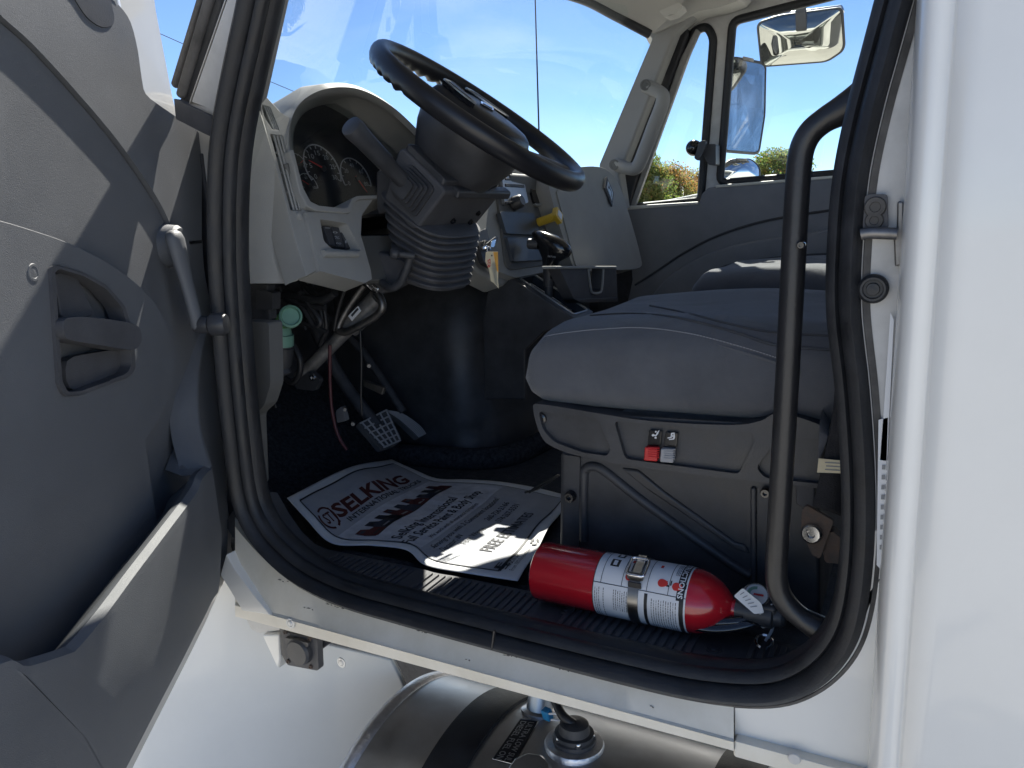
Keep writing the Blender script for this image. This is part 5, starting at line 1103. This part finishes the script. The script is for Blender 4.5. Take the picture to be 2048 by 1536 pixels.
def tpx(s, p, q, hb, bold=.0, bb=None):
    a0, b0 = inv(*p); a1, b1 = inv(*q); bm2 = bb or (b0 + b1) / 2
    return (s, pl_text(a0, bm2, a1, hb), bold)
PMsh(lettering('heading', [tpx('SELKING', (674, 1032), (832, 969), .07, .035, .222)], m_inkr, None))
PMsh(lettering('subheading', [tpx('INTERNATIONAL TRUCKS', (688, 1034), (846, 966), .026, .008, .262)], m_ink, None))
hb0 = inv(690, 1040)[1]
for it_ in [tpx('Selking International', (800, 1080), (925, 1000), .042, .018, .505), tpx('Full Service Paint & Body Shop', (795, 1086), (972, 986), .042, .018, .562), tpx('We work with all insurance companies', (862, 1078), (968, 1012), .022, 0, .607), tpx('Serving you with 2 Convenient locations!', (866, 1098), (1016, 1002), .028, .006, .668), tpx('Decatur, IN', (888, 1105), (932, 1075), .028, .006, .712), tpx('260-724-2166', (980, 1044), (1034, 1010), .026, .006, .725), tpx('Fort Wayne', (930, 1090), (975, 1060), .026, .006, .755), tpx('574-267-5531', (1000, 1046), (1052, 1014), .026, .006, .770), tpx('FREE ESTIMATES', (974, 1104), (1076, 1030), .045, .016, .862)]: PMsh(lettering('body_text', [it_], m_inkt, None))
PMsh(lettering('footer_text', [tpx('MADE IN USA', (1016, 1134), (1044, 1112), .022, .01), tpx('From 100% Recycled Paper', (1016, 1142), (1070, 1098), .014)], m_ink, None))
# round ST emblem
ea, eb = .108, .195; ra, rb = .052, .058
def em(r, t): return paper(ea + ra * r * math.cos(t), eb + rb * r * math.sin(t), .0022)
for t0, t1 in ((-2.2, 1.3), (1.75, 3.75)):
    Vs = [em(r, t0 + (t1 - t0) * i / 24) for i in range(25) for r in (1.0, .82)]; PMsh(mesh('emblem_ring', Vs, [(2 * i, 2 * i + 1, 2 * i + 3, 2 * i + 2) for i in range(24)], m_inkr))
PMsh(lettering('emblem_letters', [('ST', lambda x, y: paper(ea - ra * .5 + ra * x, eb + rb * .42 - rb * .84 * y, .0022), .02)], m_inkr, None))
pstrip('heading_rule', inv(654, 1018)[0], inv(654, 1018)[0] + .008, inv(654, 1018)[1], inv(690, 1040)[1], m_inkr, .0022, 2, 6)
# line-up of little trucks: each a small printed silhouette
b_ln = inv(800, 1020)[1]; a_s, b_s = inv(705, 1073); a_e, b_e = inv(915, 975); bm2 = (b_s + b_e) / 2 + .02
pstrip('print_shadow', a_s + .01, a_e, bm2 - .018, bm2 + .012, m_ink, .0020, 24, 3)
random.seed(5)
for i in range(9):
    t = i / 9; a = a_s + (a_e - a_s) * t; wd = (a_e - a_s) / 9 * 1.05; hgt_ = .060 + .030 * random.random(); mt = [m_inkr, m_inkb, m_ink, m_inkr, m_inkb][i % 5]
    shp = [(0, 0), (1, 0), (1, .55), (.72, .62), (.62, 1), (.12, 1), (.06, .6), (0, .5)]
    PMsh(mesh('truck_print', [paper(a + wd * x, bm2 + .008 - hgt_ * y, .0024) for x, y in shp], [tuple(range(8))], mt))
    PMsh(mesh('truck_print_window', [paper(a + wd * x, bm2 + .008 - hgt_ * y, .0027) for x, y in [(.2, .68), (.55, .68), (.5, .86), (.2, .86)]], [(0, 1, 2, 3)], m_inkb if i % 5 != 1 else m_ink))
    PMsh(mesh('truck_print_grille', [paper(a + wd * x, bm2 + .008 - hgt_ * y, .0027) for x, y in [(.2, .14), (.8, .14), (.8, .24), (.2, .24)]], [(0, 1, 2, 3)], m_inkg if i % 2 else m_ink))
# little flag and recycling mark
fa, fb = inv(1003, 1140)
for i in range(5): pstrip('flag_stripe', fa, fa + .055, fb + i * .007 - .02, fb + i * .007 - .017, m_ink, .0021, 3, 1)
pstrip('flag_canton', fa - .0, fa + .02, fb - .02, fb - .004, m_ink, .0022, 2, 2)
ra_, rb_ = inv(1070, 1086)
for k in range(3):
    t0 = k * 2.094; Vs = [paper(ra_ + .028 * r * math.cos(t0 + 1.6 * i / 6), rb_ + .020 * r * math.sin(t0 + 1.6 * i / 6), .0022) for i in range(7) for r in (1, .55)]
    PMsh(mesh('recycling_mark', Vs, [(2 * i, 2 * i + 1, 2 * i + 3, 2 * i + 2) for i in range(6)], m_ink))
# ---------------------------------------------------------------- ignition keys with paper tag
kp = SP(ST + .03); kc = at(968, 496, kp)
keys = empty('key_ring', kc); tag(keys, 'bunch of keys hanging from the ignition in the dash', 'keys')
def K(o): o.parent = keys; o.matrix_parent_inverse = keys.matrix_basis.inverted(); return o
K(plate('key_blade', rnd([(966, 494), (976, 489), (978, 494), (968, 499)], 1), kp, .003, m_steel, None, bev=.0008)); K(plate('key_head', rnd([(975, 486), (993, 472), (997, 476), (994, 486), (981, 499), (976, 498)], 3), kp, .006, m_blk, None, bev=.002))
K(plate('spare_key', rnd([(979, 484), (988, 480), (984, 496), (977, 496)], 2), kp, .003, m_steel, None, bev=.001, off=.006))
rc = at(979, 502, kp); K(tube('split_ring', [at(978 + 3.5 * math.cos(t), 502 + 9 * math.sin(t), SP(ST + .034)) for t in [2 * math.pi * i / 24 for i in range(24)]], .0011, m_steel, None, 6, closed=True))
tpx_ = [(972, 505), (976, 503), (996, 503), (997, 545), (996, 560), (998, 577), (988, 566), (982, 562), (979, 540), (971, 522)]
kt = plate('key_tag', tpx_, SP(ST + .040), .0008, m_tagp, None, [[(984 + 2 * math.cos(t), 511 + 2 * math.sin(t)) for t in [-2 * math.pi * i / 8 for i in range(8)]]], bev=0)
tag(kt, 'yellowed paper key tag marked 825 hanging under the ignition', 'key tag')
plate('orange_band', [(987, 504), (996, 504), (997, 545), (994, 540)], SP(ST + .0412), .0003, m_orng, kt, bev=0)
tp2 = SP(ST + .0415); lettering('tag_number', [('825', lambda x, y: at(981 - 5.5 * y, 534 - 17 * x + 2 * y, tp2), .03)], m_inkr2, kt)
# ---------------------------------------------------------------- trees beyond the lot, overhead wire
def make_tree(seed, h, wd, pal):
    rg = random.Random(seed); root = empty('tree', (0, 0, 0)); tr_ = []
    Vs, F = [], []
    def limb(a, b, r0, r1):
        t = (b - a).normalized(); x = t.orthogonal().normalized(); y = t.cross(x); k = len(Vs)
        for p, r in ((a, r0), (b, r1)): Vs.extend([p + (x * math.cos(q) + y * math.sin(q)) * r for q in [2 * math.pi * j / 7 for j in range(7)]])
        for j in range(7): F.append((k + j, k + (j + 1) % 7, k + 7 + (j + 1) % 7, k + 7 + j))
    base = V((0, 0, 0)); tops = []; mid = V((rg.uniform(-.2, .2), rg.uniform(-.2, .2), h * .4)); limb(base, mid, h * .03, h * .022); limb(mid, V((0, 0, h * .8)), h * .022, h * .006)
    for i in range(11):
        a = mid.lerp(V((0, 0, h * .8)), rg.random() * .8); q = rg.uniform(0, 6.28); e = V((math.cos(q) * wd * rg.uniform(.25, .48), math.sin(q) * wd * rg.uniform(.25, .48), a.z + h * rg.uniform(.05, .25))); limb(a, e, h * .010, h * .003); tops.append(e)
    mesh('trunk', Vs, F, m_bark, root)
    Vs, F, mi = [], [], []; clumps = []
    for i in range(70):
        q = rg.uniform(0, 6.28); zz = rg.uniform(.18, 1.0); rad = wd * .5 * math.sqrt(max(.02, 1 - ((zz - .5) / .56) ** 2)) * rg.uniform(.35, 1.0); clumps.append((V((math.cos(q) * rad, math.sin(q) * rad, zz * h)), rg.uniform(.10, .20) * wd, rg.choice(pal)))
    for c, r, m in clumps:
        for j in range(300):
            d = V((rg.gauss(0, 1), rg.gauss(0, 1), rg.gauss(0, .8))); d = d.normalized() * r * rg.random() ** .4; p = c + d; s = rg.uniform(.07, .14) * h / 7
            n_ = V((rg.gauss(0, 1), rg.gauss(0, 1), rg.gauss(0, 1))).normalized(); x = n_.orthogonal().normalized() * s; y = n_.cross(x) * .8; k = len(Vs)
            Vs += [p - x, p - y * .7, p + x, p + y]; F.append((k, k + 1, k + 2, k + 3)); mi.append(m if rg.random() < .8 else rg.choice((0, 1, 2)))
    me = bpy.data.meshes.new('crown'); me.from_pydata([tuple(v) for v in Vs], [], F); [me.materials.append(m) for m in m_leaf]; me.polygons.foreach_set('material_index', mi); me.polygons.foreach_set('use_smooth', [False] * len(F))
    o = bpy.data.objects.new('crown', me); col.objects.link(o); o.parent = root; return root
protos = [make_tree(1, 7, 6.4, (0, 0, 1)), make_tree(2, 6.6, 6.8, (0, 1, 2)), make_tree(3, 7.4, 6, (0, 1, 1))]
used = set()
def place_tree(k, loc, sc_, rz, label, grp):
    if k not in used: r = protos[k]; used.add(k)
    else:
        r = protos[k].copy(); col.objects.link(r)
        for ch in protos[k].children: c = ch.copy(); col.objects.link(c); c.parent = r
    r.location = loc; r.scale = (sc_,) * 3; r.rotation_euler = (0, 0, rz); tag(r, label, 'tree', grp)
for k, u, dist, s, rz, lb in ((0, 1284, 60, .80, .4, 'green tree leftmost behind the passenger vent window'), (1, 1330, 64, .78, 1.2, 'rust tinged tree in the middle of the vent window'), (1, 1378, 70, .76, 2.9, 'rust tinged tree at the right edge of the vent window'), (0, 1552, 62, .80, 3.8, 'rounded green tree beside the low convex mirror'), (2, 1238, 80, .75, 5, 'olive tree behind the passenger pillar grab handle'), (2, 1430, 85, .75, 2, 'olive tree behind the post between vent and window')):
    d = ray(u, 400); d.z = 0; d = d.normalized() * dist; place_tree(k, (d.x, d.y, G), s, rz, lb, 'trees beyond the lot')
wr = group('overhead_wire', None)
wr.location = (0, 0, 0)
def wpt(u, v, dist): d = ray(u, v); return d * (dist / V((d.x, d.y, 0)).length)
A, B = wpt(480, 112, 30), wpt(900, 285, 38); A2 = A + (A - B) * .8; B2 = B + (B - A) * .6
pth = [A2.lerp(B2, i / 24) - V((0, 0, .5 * math.sin(math.pi * i / 24))) for i in range(25)]
tube('cable', pth, .012, m_cable, wr, 6)
tag(wr, 'thin overhead wire crossing the sky behind the steering wheel', 'wire')
for p in (A2, B2):
    po = tube('utility_pole', [V((p.x, p.y, G)), V((p.x, p.y, p.z + .6))], [.16, .11], m_bark, None, 12)
    tag(po, 'wooden utility pole holding up the %s end of the overhead wire' % ('near' if p is A2 else 'far'), 'pole', 'utility poles')
